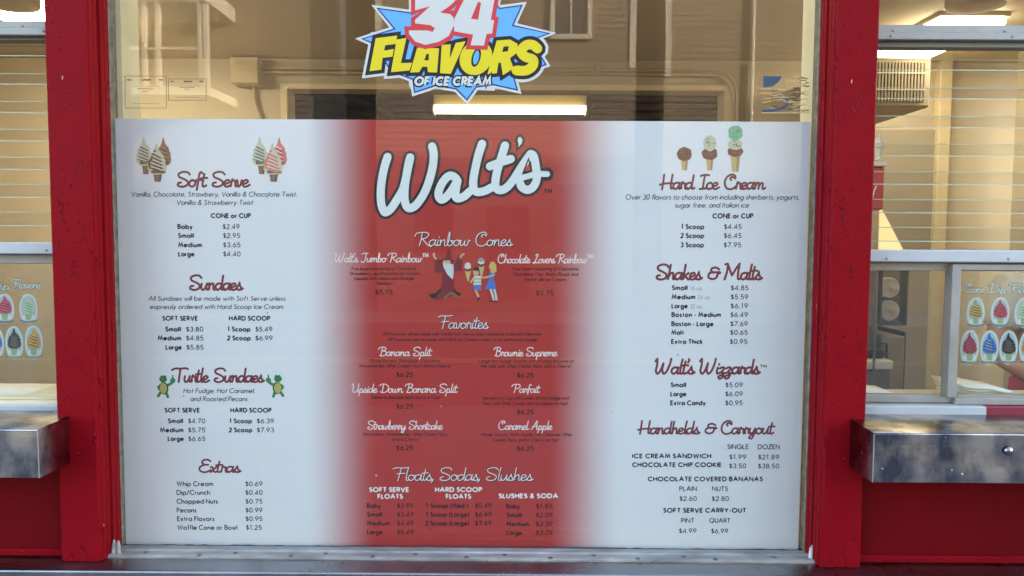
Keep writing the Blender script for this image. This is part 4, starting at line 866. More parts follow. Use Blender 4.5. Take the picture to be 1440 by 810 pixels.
outl('off', 1, 1.0, [[(400, 440), (920, 440), (915, 540), (405, 520)]])
pr.build_one('sticker_backing', sticker)
pr = Print(SG); outl('navy', 16, 1.6, [star]); pr.poly('blue', [f(p) for p in star], 2.1); pr.build_one('star_shape', sticker)
pr = Print(SG); outl('black', 42, 2.6, letters); pr.ribbon('black', [f(p) for p in ess], 98 * us, 2.75, k=3)
for i, s_ in enumerate(letters): pr.poly('yellow', [f(p) for p in s_], 3.4 + i * .05, holes=[[f(p) for p in oh]] if s_ is oo else [[f(p) for p in rh]] if s_ is yel['R'] else [[f(p) for p in ah]] if s_ is yel['A'] else [])
pr.ribbon('yellow', [f(p) for p in ess], 56 * us, 3.5); pr.poly('blue', [f((803 + (p[0] - 803) * .62, 343 + (p[1] - 343) * .75)) for p in oh], 3.0 + .1)
pr.build_one('word_lettering', sticker)
pr = Print(SG); outl('red', 48, 4.2, [three, four]); 
for i, s_ in enumerate((three, four)): pr.poly('off', [f(p) for p in s_], 4.9 + i * .05, holes=[[f(p) for p in hole4]] if s_ is four else [])
pr.build_one('number_lettering', sticker)
pr = Print(SG); text(pr, 'off', 'OF ICE CREAM', 480 + 432 / 4.235, 480 + 888 / 4.235, 512 / 4.235, 13.2, wt=.25, slant=.18, outline='black', ow=.16, layer=4.4); pr.build_one('small_lettering', sticker)

# ------------------------------------------------------------------ notices on the glass
def scribble_notice(x0, x1, y0, y1, label):
    root = thing('paper_notice', at((x0 + x1) / 2, y1, SG), label, 'notice'); pr = Print(SG); u = SG / F; f = Z(0, 0, 1, SG)
    fr = [(x0, y0), (x1, y0), (x1, y1), (x0, y1)]
    pr.ribbon('certline', [f(p) for p in fr], .7 * u, 1, closed=True)
    rr = random.Random(int(x0)); 
    for i, (yy, a, b, w_) in enumerate(((.12, .05, .14, 1.6), (.12, .42, .62, 2.6), (.12, .82, .92, 2), (.33, .16, .84, .5), (.40, .3, .68, 1.3), (.48, .42, .55, 1.1), (.86, .18, .82, .7))):
        y = y0 + (y1 - y0) * yy; n = 14; xs = [x0 + (x1 - x0) * (a + (b - a) * k / n) for k in range(n + 1)]
        pr.ribbon('certline', [f((x, y + rr.uniform(-.3, .3) * w_)) for x in xs], w_ * .6 * u, 1, k=i)
    pr.build_one('printed_lines', root); return root
scribble_notice(176, 234, 107, 152, 'clear certificate with a thin dark border on the glass above the menu, far left')
scribble_notice(237, 290, 111, 141, 'faint notice on the glass immediately right of the bordered certificate')
root = thing('company_sticker', at(1106, 160, SG), 'blue and cream sticker with unreadable wavy lines on the glass beside the right post', 'sticker'); pr = Print(SG); u = SG / F; f = Z(1050, 90, 9.53, SG); u9 = u / 9.53
pr.poly('labelblue', [f(p) for p in ((222, 162), (470, 165), (430, 240), (350, 300), (225, 312))], 1.2)
pr.ribbon('labelblue', [f(p) for p in smooth_pts([(350, 425), (470, 450), (550, 510), (500, 580), (380, 615), (230, 632)], 5)], 36 * u9, 1.5)
rr = random.Random(4)
for i in range(44):
    x = rr.uniform(300, 780); y = 170 + i * 11.2
    if x < 520 and 330 > y: x += 220
    L_ = rr.uniform(60, 170); pts = smooth_pts([(x + L_ * q / 4, y + rr.uniform(-10, 10)) for q in range(5) if x + L_ * q / 4 < 838], 3)
    if len(pts) > 2: pr.ribbon(('creamline', 'certline')[i % 3 == 2], [f(p) for p in pts], rr.uniform(9, 15) * u9, 2.2, k=i % 8)
for a in ((200, 335, 340, 335), (200, 395, 330, 390), (210, 520, 330, 500), (230, 470, 320, 460), (200, 655, 840, 655)): pr.ribbon('creamline', [f((a[0], a[1])), f((a[2], a[3]))], 13 * u9, 2.7)
pr.build_one('sticker_print', root)

# ------------------------------------------------------------------ serving windows left and right
def screw_at(parent, px, py, Y, r=.0042, m_=None):
    c = at(px, py, Y); m = MB(); m.lathe((c.x, Y, c.z), [(r, 0), (r * .95, .001), (r * .6, .0022), (r * .1, .0026)], 10, axis='Y'); return m.build('screw', m_ or alu_old, parent)
def serving(side):
    s = side; R_ = s > 0
    xa = xpr + .10 if R_ else -2.25; xb = 2.25 if R_ else xpl - .10
    refx = 1300 if R_ else 30
    z = lambda py, Y=WY: AZ(py, Y, refx)
    root = thing('serving_window', ((xa + xb) / 2, WY, 1.0), 'serving window with glass louvres right of the menu, showing cone pictures on its sliding sash' if R_ else 'serving window with glass louvres left of the menu, cut off by the edge of the picture', 'window', 'serving windows either side of the menu')
    y0, y1, y2, y3 = (36, 47.5, 58.5, 66) if R_ else (30.6, 40.5, 52, 56)
    m = MB(); m.bbox(xa, xb, WY - .01, WY + .05, z(y1), z(y0), .002); m.bbox(xa, xb, WY - .022, WY + .05, z(y2), z(y1) - .0005, .002); hr = m.build('header_rail', alu, root)
    m = MB(); m.box(xa, xb, WY + .0, WY + .045, z(y3), z(y2) - .001); m.build('rail_shadow', mat('shadow_grey', (.22, .22, .2), .6) if 'shadow_grey' not in MATS else MATS['shadow_grey'], root)  # grey strip standing for the shadow under the header rail
    for px, py, dy in ((([(1256, 43, -.01), (1413, 43.8, -.01), (1253, 50, -.022), (1424, 51, -.022)]) if R_ else [(31, 37, -.01), (61, 43.5, -.022)])): screw_at(hr, px, py, WY + dy)
    # middle rail and the sash below
    a, b, c_ = (351.5, 368.5, 381) if R_ else (341, 357, 371)
    m = MB(); m.bbox(xa, xb, WY - .02, WY + .06, z(b), z(a), .003); mr_ = m.build('middle_rail', white_alu, root)
    for px, py in (((1247, 363.5), (1418, 364)) if R_ else ((65, 352),)): screw_at(mr_, px, py, WY - .02)
    m = MB(); m.bbox(xa, xb, WY + .012, WY + .05, z(c_), z(b) - .0005, .002); m.build('sash_head', alu, root)
    # sill: lower sash rail, grooved track, coloured strip
    d0, d1, e0, e1 = (557.5, 567.5, 571.7, 587) if R_ else (559, 563, 570.5, 582.5)
    m = MB(); m.bbox(xa, xb, WY + .01, WY + .05, z(d1), z(d0), .002); m.build('sash_bottom_rail', alu if R_ else cream, root)
    m = MB(); m.box(xa, xb, WY - .006, WY + .055, z(e0) + .0005, z(d1) - .0005); m.build('sill_track', alu if R_ else cream, root)
    ys = WY - .03
    zl0, zl1 = AZ(e1, ys, refx), AZ(e0, ys, refx)
    if R_:
        xm = AX(1388, ys, 579)
        m = MB(); m.bbox(xa, xm - .0005, ys, WY + .05, zl0, zl1, .002); m.build('sill_strip', white_alu, root)
        m = MB(); m.bbox(xm + .0005, xb, ys, WY + .05, zl0, zl1, .002); o = m.build('sill_strip', mat('crimson_strip', (.20, .007, .028), .4), root); o['label'] = 'crimson length of the sill strip'
        # sliding sashes: stile, glass
        xs0, xs1 = AX(1333, WY, 470), AX(1345.5, WY, 470)
        m = MB(); m.bbox(xs0, xs1, WY - .012, WY + .03, z(557.5), z(371), .002); st = m.build('sash_stile', alu, root)
        for py in (437.5, 402): screw_at(st, 1339, py, WY - .012, .003)
        m = MB(); m.bbox(xs1, xb, WY - .006, WY + .0295, z(571), z(560), .0015); m.bbox(xs1, xb, WY - .008, WY + .0295, z(379.5), z(371), .0015); m.build('sash_rail', alu, root)
        m = MB(); m.box(xa, xs0, WY + .034, WY + .039, z(557.5), z(381)); m.build('glass_pane', sash_glass, root)
        m = MB(); m.box(xs1, xb, WY + .008, WY + .013, z(560), z(379.5)); m.build('glass_pane', sash_glass, root)
        dk = WY + .015
    else:
        m = MB(); m.bbox(xa, xb, ys, WY + .05, zl0, zl1, .002); m.build('sill_strip', white_alu, root)
        m = MB(); m.box(xa, xb, WY + .008, WY + .013, z(559), z(371)); m.build('glass_pane', sash_glass, root)
    # glass louvres, half open: the front edge hangs 4 cm below the rear one
    edges = [98, 138.5, 179, 219, 259, 299, 339] if R_ else [78, 118, 158, 198, 238, 277, 317]
    dz = .043; lp = None
    for i, py in enumerate(edges):
        zf = z(py, WY + .004) - .002; m = MB(); t = .0026; yf, yb = WY + .004, WY + .058; zb = zf + .040
        m.add([(xa, yf, zf), (xb, yf, zf), (xb, yf, zf + t), (xa, yf, zf + t), (xa, yb, zb), (xb, yb, zb), (xb, yb, zb + t), (xa, yb, zb + t)], [(0, 1, 5, 4), (3, 7, 6, 2)])
        m.cur = 1; m.add([(xa, yf, zf), (xb, yf, zf), (xb, yf, zf + t), (xa, yf, zf + t), (xa, yb, zb), (xb, yb, zb), (xb, yb, zb + t), (xa, yb, zb + t)], [(0, 3, 2, 1), (4, 5, 6, 7), (0, 4, 7, 3), (1, 2, 6, 5)])
        m.build('louvre_pane', [louvre_g, edge_g], root)
    return root
sR = serving(1); sL = serving(-1)

# stickers on the sash glass
DY = WY + .0195
def oval(px, py, rx, ry, key, dk, cup, label, cap=True):
    root = thing('cone_sticker', at(px, py + ry, DY), label, 'sticker', 'oval cone stickers on the serving windows'); pr = Print(DY); pr.unit = DY / F; f = Z(0, 0, 1, DY); u = pr.unit
    c = f((px, py)); pr.ell('ovalw', c[0], c[1], rx * u, ry * u, 0); pr.ell('sky', c[0], c[1], (rx - 2.6) * u, (ry - 3) * u, .6)
    pr.build_one('oval_backing', root)
    pr = Print(DY); pr.unit = u
    c = f((px, py + ry * .62)); pr.ell('ovalw', c[0], c[1], rx * .72 * u, ry * .30 * u, 1.0)
    pr.poly(cup, [f(p) for p in ((px - rx * .42, py + ry * .25), (px + rx * .42, py + ry * .25), (px + rx * .26, py + ry * .74), (px - rx * .26, py + ry * .74))], 1.4)
    swirl(pr, key, dk, px, py + ry * .28, rx * 1.42, ry * 1.12, 2.0, f, 4)
    pr.build_one('cone_picture', root)
    pr = Print(DY); yb = py + ry * .80
    rr = random.Random(int(px * 3)); n = 8; w_ = rx * .85 if cap else rx * .5
    pr.ribbon('banner', [f((px - w_ + 2 * w_ * k / n, yb + 1.2 * math.cos(math.pi * (k / n - .5)) + rr.uniform(-.3, .3))) for k in range(n + 1)], 3.2 * u, 4.2); pr.build_one('caption_band', root)
    return root
for a in [(1372, 439.5, 12.6, 21.5, 'gold', 'goldd', 'greenc', 'oval sticker of a golden dipped cone, first of the upper row on the right window'),
          (1406.6, 439.5, 13, 21.5, 'rose', 'rosed', 'greenc', 'oval sticker of a pink dipped cone on the right window, beside the golden cone'),
          (1439.8, 440, 13, 21.5, 'vanilla', 'mint', 'greenc', 'oval sticker of a pale green cone cut by the right edge of the picture'),
          (1363.6, 488.9, 13.2, 25, 'wine', 'rosed', 'greenc', 'oval sticker of a dark red cone in the lower row on the right window'),
          (1391.4, 488.9, 13.2, 24.5, 'royal', 'royald', 'greenc', 'oval sticker of a bright blue cone in the lower row on the right window'),
          (1418.3, 488.9, 13.2, 24.5, 'cocoa', 'cocoal', 'greenc', 'oval sticker of a black chocolate cone in the lower row on the right window'),
          (1446, 489, 13.2, 24.5, 'orange', 'oranged', 'greenc', 'oval sticker of an orange cone at the right edge of the picture'),
          (7, 434, 13, 21.5, 'rose', 'rosed', 'greenc', 'oval sticker of a pink cone on the left window, upper row'),
          (40, 434, 13, 21.5, 'vanilla', 'mint', 'greenc', 'oval sticker of a pale green cone on the left window, upper row'),
          (-7, 482, 13, 24, 'royal', 'royald', 'greenc', 'oval sticker of a blue cone cut by the left edge of the picture'),
          (20, 482, 13, 24, 'cocoa', 'cocoal', 'greenc', 'oval sticker of a black chocolate cone on the left window, lower row'),
          (47.5, 481.5, 13, 24.5, 'orange', 'oranged', 'greenc', 'oval sticker of an orange striped cone on the left window, lower row')]: oval(*a)
for lab, ws in (('white script lettering above the cone stickers on the right window', [('Cone', 1356, 1385, 411.5), ('Dip', 1391, 1414, 411.5), ('Flavors', 1422, 1464, 411.5)]), ('white script lettering above the cone stickers on the left window', [('Cone', -50, -21, 407), ('Dip', -14, 13.5, 407), ('Flavors', 19, 57, 405.5)])):
    root = thing('window_lettering', at((ws[0][1] + ws[-1][2]) / 2, 411, DY), lab, 'lettering', 'script headings on the serving windows')
    for s_, a, b, y in ws:
        pr = Print(DY); text(pr, 'ovalw', s_, a, b, y, 12.5, wt=.12, font=SCRIPT, slant=.06, outline='dark', ow=.05); pr.build_one('word', root)

# ------------------------------------------------------------------ steel counters, wall below them, ledge
def counter(side):
    R_ = side > 0
    z1 = AZ(608.5, CF, 1228) if R_ else AZ(603.5, CF, 54); z0 = AZ(678, CF, 1228) if R_ else AZ(672, CF, 54)
    xe = AX(1228, CF, 640) if R_ else AX(54.5, CF, 640); xo = 2.3 if R_ else -2.3
    root = thing('steel_counter', ((xe + xo) / 2, CF, z0), ('dented stainless steel counter under the right serving window, a bolt in its front' if R_ else 'stainless steel counter under the left serving window with its corner against the post'), 'counter', 'steel counters under the serving windows')
    a, b = sorted((xe, xo))
    m = MB(); n = 30; vs = []; fs = []
    # front sheet, slightly dented
    rr = random.Random(3 if R_ else 5)
    rowz = [0, .06, .25, .5, .75, .94, 1]
    for i in range(n + 1):
        for j, tz in enumerate(rowz):
            x = a + (b - a) * i / n; d = .0022 * math.sin(x * 9 + tz * 5) * math.sin(tz * math.pi) + rr.uniform(-.0006, .0006) * math.sin(tz * math.pi)
            vs.append((x, CF + d, z0 + (z1 - .003 - z0) * tz))
    w_ = len(rowz)
    for i in range(n):
        for j in range(w_ - 1): fs.append((i * w_ + j, (i + 1) * w_ + j, (i + 1) * w_ + j + 1, i * w_ + j + 1))
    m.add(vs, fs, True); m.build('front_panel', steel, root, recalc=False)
    m = MB(); xr = (xe + (.0015 if R_ else -.0015))
    yb = WY - .032
    # top sheet with a rolled front edge
    prof = [(yb, z1 + .003), (CF + .006, z1), (CF + .001, z1 - .0012), (CF - .0015, z1 - .004), (CF + .001, z1 - .0075)]
    pv = [(x, y, z) for x in (a, b) for y, z in prof]; k = len(prof)
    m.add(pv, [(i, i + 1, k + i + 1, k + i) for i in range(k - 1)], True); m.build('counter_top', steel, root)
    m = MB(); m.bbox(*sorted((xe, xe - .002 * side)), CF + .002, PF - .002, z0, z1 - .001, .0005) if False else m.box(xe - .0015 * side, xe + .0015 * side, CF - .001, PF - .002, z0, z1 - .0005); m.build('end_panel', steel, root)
    m = MB(); m.box(a + .01, b - .01, CF + .003, PF - .002, z0 + .001, z0 + .005); m.build('underside', steel2, root)
    m = MB(); m.tube([(xe, CF - .0015, z0), (xe, CF - .0015, z1 - .004)], .0013, 8); m.build('corner_bead', alu, root)
    if R_:
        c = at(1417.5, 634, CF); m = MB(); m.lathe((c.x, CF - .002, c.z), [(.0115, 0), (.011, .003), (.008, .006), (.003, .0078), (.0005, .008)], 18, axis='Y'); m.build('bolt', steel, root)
    else:
        c = at(49, 650, CF); m = MB(); m.lathe((c.x, CF - .001, c.z), [(.003, 0), (.0026, .0015), (.0005, .002)], 10, axis='Y'); m.build('rivet', screw_m, root)
    return root
counter(1); counter(-1)
PB = 2.17
for side, xa, xb in ((1, xpr + .10, 2.3), (-1, -2.3, xpl - .10)):
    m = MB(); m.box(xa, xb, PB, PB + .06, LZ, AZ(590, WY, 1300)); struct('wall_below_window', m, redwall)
    m = MB(); m.bbox(xa, xb, PB - .012, PB - .0005, LZ, LZ + .022, .005); struct('base_moulding', m, red)
m = MB(); m.box(-2.3, 2.3, WY + .06, WY + .075, .08, LZ + .0); struct('inner_front_wall', m, wall_side)
for side in (1, -1):                                  # wall beyond the serving windows, outside the picture
    m = MB(); x0, x1 = (2.3, 4.6) if side > 0 else (-4.6, -2.3); m.box(x0, x1, 2.16, 2.36, -.1, 2.74); struct('outer_wall', m, redwall)
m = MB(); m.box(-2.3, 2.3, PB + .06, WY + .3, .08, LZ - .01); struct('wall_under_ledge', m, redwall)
# steel ledge that runs along the foot of the whole front
LF = LZ; ly = 2.077
led = thing('steel_ledge', (0, ly, LZ - .05), 'long stainless steel ledge along the bottom of the shop front', 'ledge')
m = MB(); prof = [(PB + .05, LZ - .0005), (ly + .008, LZ - .003), (ly + .003, LZ - .0038), (ly, LZ - .0062), (ly, LZ - .010)]
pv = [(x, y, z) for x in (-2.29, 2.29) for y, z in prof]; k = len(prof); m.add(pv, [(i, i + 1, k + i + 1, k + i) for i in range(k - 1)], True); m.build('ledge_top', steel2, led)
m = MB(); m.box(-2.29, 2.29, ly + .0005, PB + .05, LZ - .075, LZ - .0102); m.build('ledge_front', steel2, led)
m = MB(); m.box(-2.29, 2.29, 2.13, 2.30, 0, LZ - .076); struct('lower_wall', m, redwall)

# chips at the post feet
lump('paint_chip', 161, 782, G - .07, .008, post_l, chip); lump('paint_chip', 1141, 785, G - .06, .009, post_r, chip)
lump('paint_chip', 167, 781, G - .075, .008, post_l, alu_old)

# ------------------------------------------------------------------ inside the shop
# electrical box and conduits on the back wall
ys = BW - .10
root = thing('junction_box', at(345, 120, ys), 'tan steel junction box on the back wall at the left end of the conduit', 'junction box')
m = MB(); m.bbox(AX(325, ys, 100), AX(363, ys, 100), ys, BW - .001, AZ(120, ys), AZ(83, ys), .006); m.build('box_body', boxm, root)
m = MB(); m.bbox(AX(324.4, ys, 100), AX(363.6, ys, 100), ys - .012, ys - .001, AZ(119, ys), AZ(82, ys), .004); m.build('box_cover', boxm, root)
yc = BW - .025
root = thing('conduit_pipe', at(690, 98, yc), 'long painted conduit running right from the junction box and curving down beside the opening', 'pipe')
f3 = lambda x, y: at(x, y, yc)
for dy in (0, 5.5):
    pts = [f3(363, 96 + dy), f3(700, 98 + dy), f3(1000 - dy, 99.5 + dy)]
    for k in range(1, 7):
        a = math.pi / 2 * k / 6; pts.append(f3(1006 - dy + (30 - dy * .0) * math.sin(a) , 99.5 + dy + 34 * (1 - math.cos(a))))
    pts += [f3(1036 - dy, 200), f3(1036 - dy, 520)]
    m = MB(); m.tube(pts, .0095, 8); m.build('pipe_run', boxm, root)
m = MB(); m.tube([f3(840, 92), f3(840, 106)], .013, 8); m.build('pipe_clamp', boxm, root)
root = thing('conduit_pipe', at(360, 160, yc), 'short conduit curving down from the junction box', 'pipe')
m = MB(); m.tube([f3(357, 119), f3(357, 135), f3(359, 148), f3(366, 165), f3(372, 190), f3(374, 420)], .012, 8); m.build('pipe_run', boxm, root)
root = thing('conduit_pipe', at(1050, 160, yc), 'short vertical conduit with a rounded cap, right of the long one', 'pipe')
m = MB(); m.tube([f3(1051, 92), f3(1051, 96), f3(1050, 300), f3(1050, 500)], [.006, .012, .012, .012], 8); m.build('pipe_run', boxm, root)
# store room strip light
def strip_light(pxa, pxb, pya, pyb, Y, label):
    xa, xb = AX(pxa, Y, pyb), AX(pxb, Y, pyb); zt, zb = AZ(pya, Y), AZ(pyb, Y)
    root = thing('strip_light', ((xa + xb) / 2, Y, zt), label, 'ceiling light')
    m = MB(); m.bbox(xa - .01, xb + .01, Y + .05, Y + .16, zb + .075, zb + .155, .006); m.build('housing', mat('dark_yellow_enamel', (.20, .15, .06), .5), root)  # dark yellow base, so the housing shows the tube's glow as yellow
    m = MB(); m.tube([(xa + .01, Y - .0, zb + .034), (xb - .01, Y - .0, zb + .034)], .031, 14); m.build('tube', tube_back, root)
    for x in (xa - .006, xb - .006): m = MB(); m.box(x, x + .012, Y - .02, Y + .06, zb - .003, zb + .069); m.build('lamp_holder', fix_m, root)
    m = MB(); m.box(xa + .2, xa + .22, Y + .03, Y + .05, zb + .15, 3.0); m.box(xb - .22, xb - .2, Y + .03, Y + .05, zb + .15, 3.0); m.build('hanger', fix_m, root)
strip_light(610, 824, 128, 161, 5.7, 'lit fluorescent strip light in the dark store room above the menu')
root = thing('ceiling_pipe', (0, 6.4, 2.7), 'dusty brown pipe crossing the dark store room', 'pipe')
m = MB(); m.tube([at(480, 130, 6.0), at(530, 150, 6.0), at(560, 175, 6.0), at(590, 230, 6.0)], .03, 8); m.build('pipe_run', grey_p, root)
for k, yy in enumerate((138, 150, 162)):
    root = thing('wooden_joist', at(920, yy, 6.9), ('uppermost','middle','lowest')[k] + ' of three rough brown joists in the dark store room, right of the strip light', 'joist', 'joists in the store room')
    m = MB(); m.bbox(AX(830, 6.9), AX(1110, 6.9), 6.86, 7.0, AZ(yy + 4, 6.9), AZ(yy - 4, 6.9), .01); m.build('plank', mat('rough_timber_%s' % 'abc'[k], (.30 - .05 * k, .17 - .02 * k, .10), .8, noise=.6, nscale=5, nstretch=(.3, 1, 2)), root)
# ceiling troffers of the front room
def troffer(x0, x1, ya, yb, label, drop=.06, dm=None):
    root = thing('ceiling_light', ((x0 + x1) / 2, (ya + yb) / 2, CEIL), label, 'ceiling light', 'ceiling lights of the front room')
    m = MB(); m.box(x0, x1, ya, yb, CEIL - .02, CEIL - .001); m.build('housing', fix_m, root)
    m = MB(); m.bbox(x0 + .01, x1 - .01, ya + .01, yb - .01, CEIL - drop, CEIL - .021, .012); m.build('diffuser', dm or diff_m, root)
troffer(1.98, 2.31, 3.75, 4.55, 'lit ceiling light seen at the top of the right serving window', dm=diff_low)
troffer(-2.45, -2.1, 3.55, 4.1, 'lit ceiling light seen at the top of the left serving window', dm=diff_left)
troffer(3.3, 3.65, 3.3, 4.3, 'unseen ceiling light right of the picture, added to brighten the right-hand wall')  # added lamp out of view, brightens the right-hand back wall
troffer(-.4, .5, 2.75, 3.0, 'lit ceiling light over the middle of the room, above the picture', dm=diff_low)
def pendant(px0, px1, py, Y, label):
    x0, x1 = AX(px0, Y, 5), AX(px1, Y, 5); zb = AZ(py, Y, (px0 + px1) / 2); cx = (x0 + x1) / 2; r = (x1 - x0) / 2
    root = thing('ceiling_fixture', (cx, Y, CEIL), label, 'light fixture', 'round ceiling fixtures')
    m = MB(); m.lathe((cx, Y, 0), [(r * .25, CEIL - .001), (r * .25, CEIL - .02), (r, CEIL - .03), (r, zb + .012), (r * .94, zb + .002), (r * .5, zb - .002), (.001, zb - .003)], 28); m.build('drum', plastic_c, root)
pendant(1333, 1411, 11, 3.35, 'round cream ceiling fixture at the top of the right serving window'); pendant(-25, 52, 9, 3.35, 'round cream ceiling fixture at the top of the left serving window')
# box with a vertical grille, high on the right
ya = 4.05
acm = mat('air_conditioner_casing', (.42, .36, .25), .5)
gx0, gx1, gz0, gz1 = AX(1200, ya, 120), AX(1309, ya, 120), AZ(151, ya, 1300), AZ(80, ya, 1300)
root = thing('air_conditioner', ((gx0 + gx1) / 2, ya, gz0), 'cream air conditioner with a vertical grille high in the right window', 'air conditioner')
m = MB(); m.bbox(gx0, gx1, ya, BW - .002, gz0, gz1, .01); m.build('casing', acm, root)
m = MB(); m.box(gx0 + .02, gx1 - .035, ya - .004, ya + .01, gz0 + .03, gz1 - .03); m.build('grille_recess', mat('grille_dark', (.10, .09, .07), .6), root)
k = 0; x = gx0 + .024; sp = None
while x < gx1 - .04:
    if sp is None: m = MB(); m.box(x, x + .0085, ya - .012, ya - .0041, gz0 + .028, gz1 - .028); sp = m.build('slat', acm, root); sx = x
    else: dup(sp, root, (x - sx, 0, 0))
    x += .0165
for zz_ in (.34, .67): m = MB(); m.box(gx0 + .02, gx1 - .035, ya - .015, ya - .0121, gz0 + (gz1 - gz0) * zz_ - .003, gz0 + (gz1 - gz0) * zz_ + .003); m.build('cross_bar', plastic_c, root)
# machine with the red head panel and a little lantern on top, behind the right post
ym = 3.2
mx0, mx1 = AX(1120, ym, 260), AX(1244, ym, 260)
root = thing('display_machine', ((mx0 + mx1) / 2, ym, .08), 'tall dark machine with a red head panel standing behind the right post', 'machine')
m = MB(); m.bbox(mx0, mx1, ym, ym + .35, AZ(292, ym), AZ(232, ym), .006); m.build('head_panel', red_p, root)
m = MB(); m.bbox(mx0, mx1 + .005, ym - .01, ym + .35, AZ(231.5, ym), AZ(225, ym), .004); m.build('head_cap', plastic_c, root)
m = MB(); m.bbox(mx0, AX(1146, ym, 300), ym, ym + .35, AZ(480, ym), AZ(292.5, ym), .006); m.build('body', dark_p, root)
m = MB(); m.bbox(mx0, AX(1146, ym, 300), ym + .01, ym + .35, AZ(600, ym), AZ(480.5, ym), .004); m.build('drip_shelf', plastic_c, root)
m = MB(); m.bbox(mx0, AX(1144, ym, 300), ym + .0, ym + .35, .09, AZ(600.5, ym), .004); m.build('base', mat('tan_cabinet', (.42, .31, .14), .5), root)
pr = Print(ym - .001); f = Z(0, 0, 1, ym - .001); pr.ribbon('white', [f(p) for p in smooth_pts([(1135, 246), (1143, 244), (1147, 252), (1143, 262), (1134, 262)], 4)], 3 * ym / F, 1); pr.ribbon('white', [f(p) for p in smooth_pts([(1232, 262), (1229, 270), (1226, 282)], 4)], 2 * ym / F, 1); pr.build_one('panel_mark', root)
c = at(1238, 225, ym + .05)
root = thing('lantern', tuple(c), 'small white lantern ornament on top of the red head panel behind the right post', 'lantern')
m = MB(); u = ym / F; m.lathe((c.x - 3 * u, c.y, c.z), [(4.2 * u, 0), (4.2 * u, 1.5 * u), (3.4 * u, 2 * u), (5.8 * u, 16 * u), (7.6 * u, 18 * u), (7.6 * u, 20 * u), (5.5 * u, 22 * u), (5.2 * u, 27 * u), (3 * u, 31.5 * u), (.8 * u, 33 * u), (.1 * u, 36 * u)], 8, smooth=False); m.build('lantern_body', mat('lantern_white', (.75, .70, .58), .45), root)
# a sloping yellow card standing by the machine
yy = 3.3; f = lambda x, y, Y=yy: tuple(at(x, y, Y))
root = thing('lit_sign', f(1255, 352), 'glowing yellow triangular sign standing beside the machine, seen through the louvres', 'sign')
m = MB(); A_, B_, C_ = f(1238, 290), f(1276, 362), f(1236, 362); dv = Vector((0, .01, 0))
m.add([A_, B_, C_] + [tuple(Vector(q) + dv) for q in (A_, B_, C_)], [(0, 2, 1), (3, 4, 5), (0, 1, 4, 3), (1, 2, 5, 4), (2, 0, 3, 5)]); m.build('sign_panel', yel_p, root)
m = MB(); m.tube([(C_[0] + .004, yy + .02, .09), (C_[0] + .004, yy + .02, C_[2])], .006, 8); m.build('sign_stand', grey_p, root)
# cup dispensers, cabinet and panels seen in the lower sash
yk = 3.5
root = thing('dispenser_cabinet', (AX(1255, yk), yk, .08), 'grey cabinet with dark framed dispenser bay in the right sliding window', 'cabinet')
X_ = lambda px, Y=yk: AX(px, Y, 470); Z_ = lambda py, Y=yk: AZ(py, Y, 1260)
m = MB(); m.bbox(X_(1200), X_(1235.5), yk + .02, yk + .3, .09, Z_(380), .004); m.build('left_column', grey_p, root)
m = MB(); m.box(X_(1236), X_(1275), yk + .06, yk + .3, Z_(457), Z_(378)); m.build('dispenser_back', mat('bay_grey', (.22, .18, .12), .5), root)
m = MB(); m.bbox(X_(1272), X_(1275), yk, yk + .06, Z_(458), Z_(378), .002); m.bbox(X_(1236), X_(1239), yk, yk + .06, Z_(458), Z_(378), .002); m.bbox(X_(1239.2), X_(1271.8), yk, yk + .06, Z_(458), Z_(454), .002); m.build('dispenser_frame', dark_p, root)
m = MB(); m.bbox(X_(1243), X_(1276), yk + .02, yk + .3, .09, Z_(474), .004); m.build('pale_door', mat('tan_door', (.36, .29, .17), .5), root)
m = MB(); m.bbox(X_(1276.3), X_(1281), yk + .04, yk + .3, .09, Z_(468), .003); m.build('dark_edge', dark_p, root)
m = MB(); m.bbox(X_(1200), X_(1240), yk - .1, yk + .019, .09, Z_(515), .004); m.build('dark_bin', grey_p, root)
m = MB(); m.bbox(X_(1200), X_(1241), yk - .11, yk + .018, Z_(514.5), Z_(502), .004); m.build('bin_lid', plastic_c, root)
m = MB(); m.bbox(X_(1200), X_(1238), yk - .06, yk + .018, Z_(501.5), Z_(488), .01); m.build('tray', dark_p, root)
m = MB(); m.tube([at(1238, 482, yk), at(1247, 483, yk), at(1247, 543, yk), at(1238, 543, yk)], .006, 8); m.build('bracket', dark_p, root)
for py, lb in ((405, 'upper round cup dispenser in the right sliding window'), (437.5, 'lower round cup dispenser in the right sliding window')):
    c = at(1254.5, py, yk); u = yk / F
    root = thing('cup_dispenser', tuple(c), lb, 'cup dispenser', 'round cup dispensers')
    m = MB(); m.lathe((c.x, yk + .055, c.z), [(14.5 * u, 0), (14.5 * u, .03), (13.2 * u, .036), (12 * u, .03), (6 * u, .012), (.001, .010)], 26, axis='Y'); m.build('dispenser_ring', plastic_c, root)
    m = MB(); d = at(1257, py + 5, yk); m.tube([(c.x, yk + .03, c.z), (c.x + .006, yk - .0, c.z - .008), (c.x + .010, yk - .012, c.z - .014)], [.007, .010, .014], 12); m.build('cup', mat('pink_cup', (.66, .46, .32), .5) if 'pink_cup' not in MATS else MATS['pink_cup'], root)
    m = MB()
    for k in range(3): a = math.pi * (.5 + 2 * k / 3); m.tube([(c.x, yk + .02, c.z), (c.x + 12 * u * math.cos(a), yk + .01, c.z + 12 * u * math.sin(a))], .003, 6)
    m.build('spring_arm', plastic_c, root)
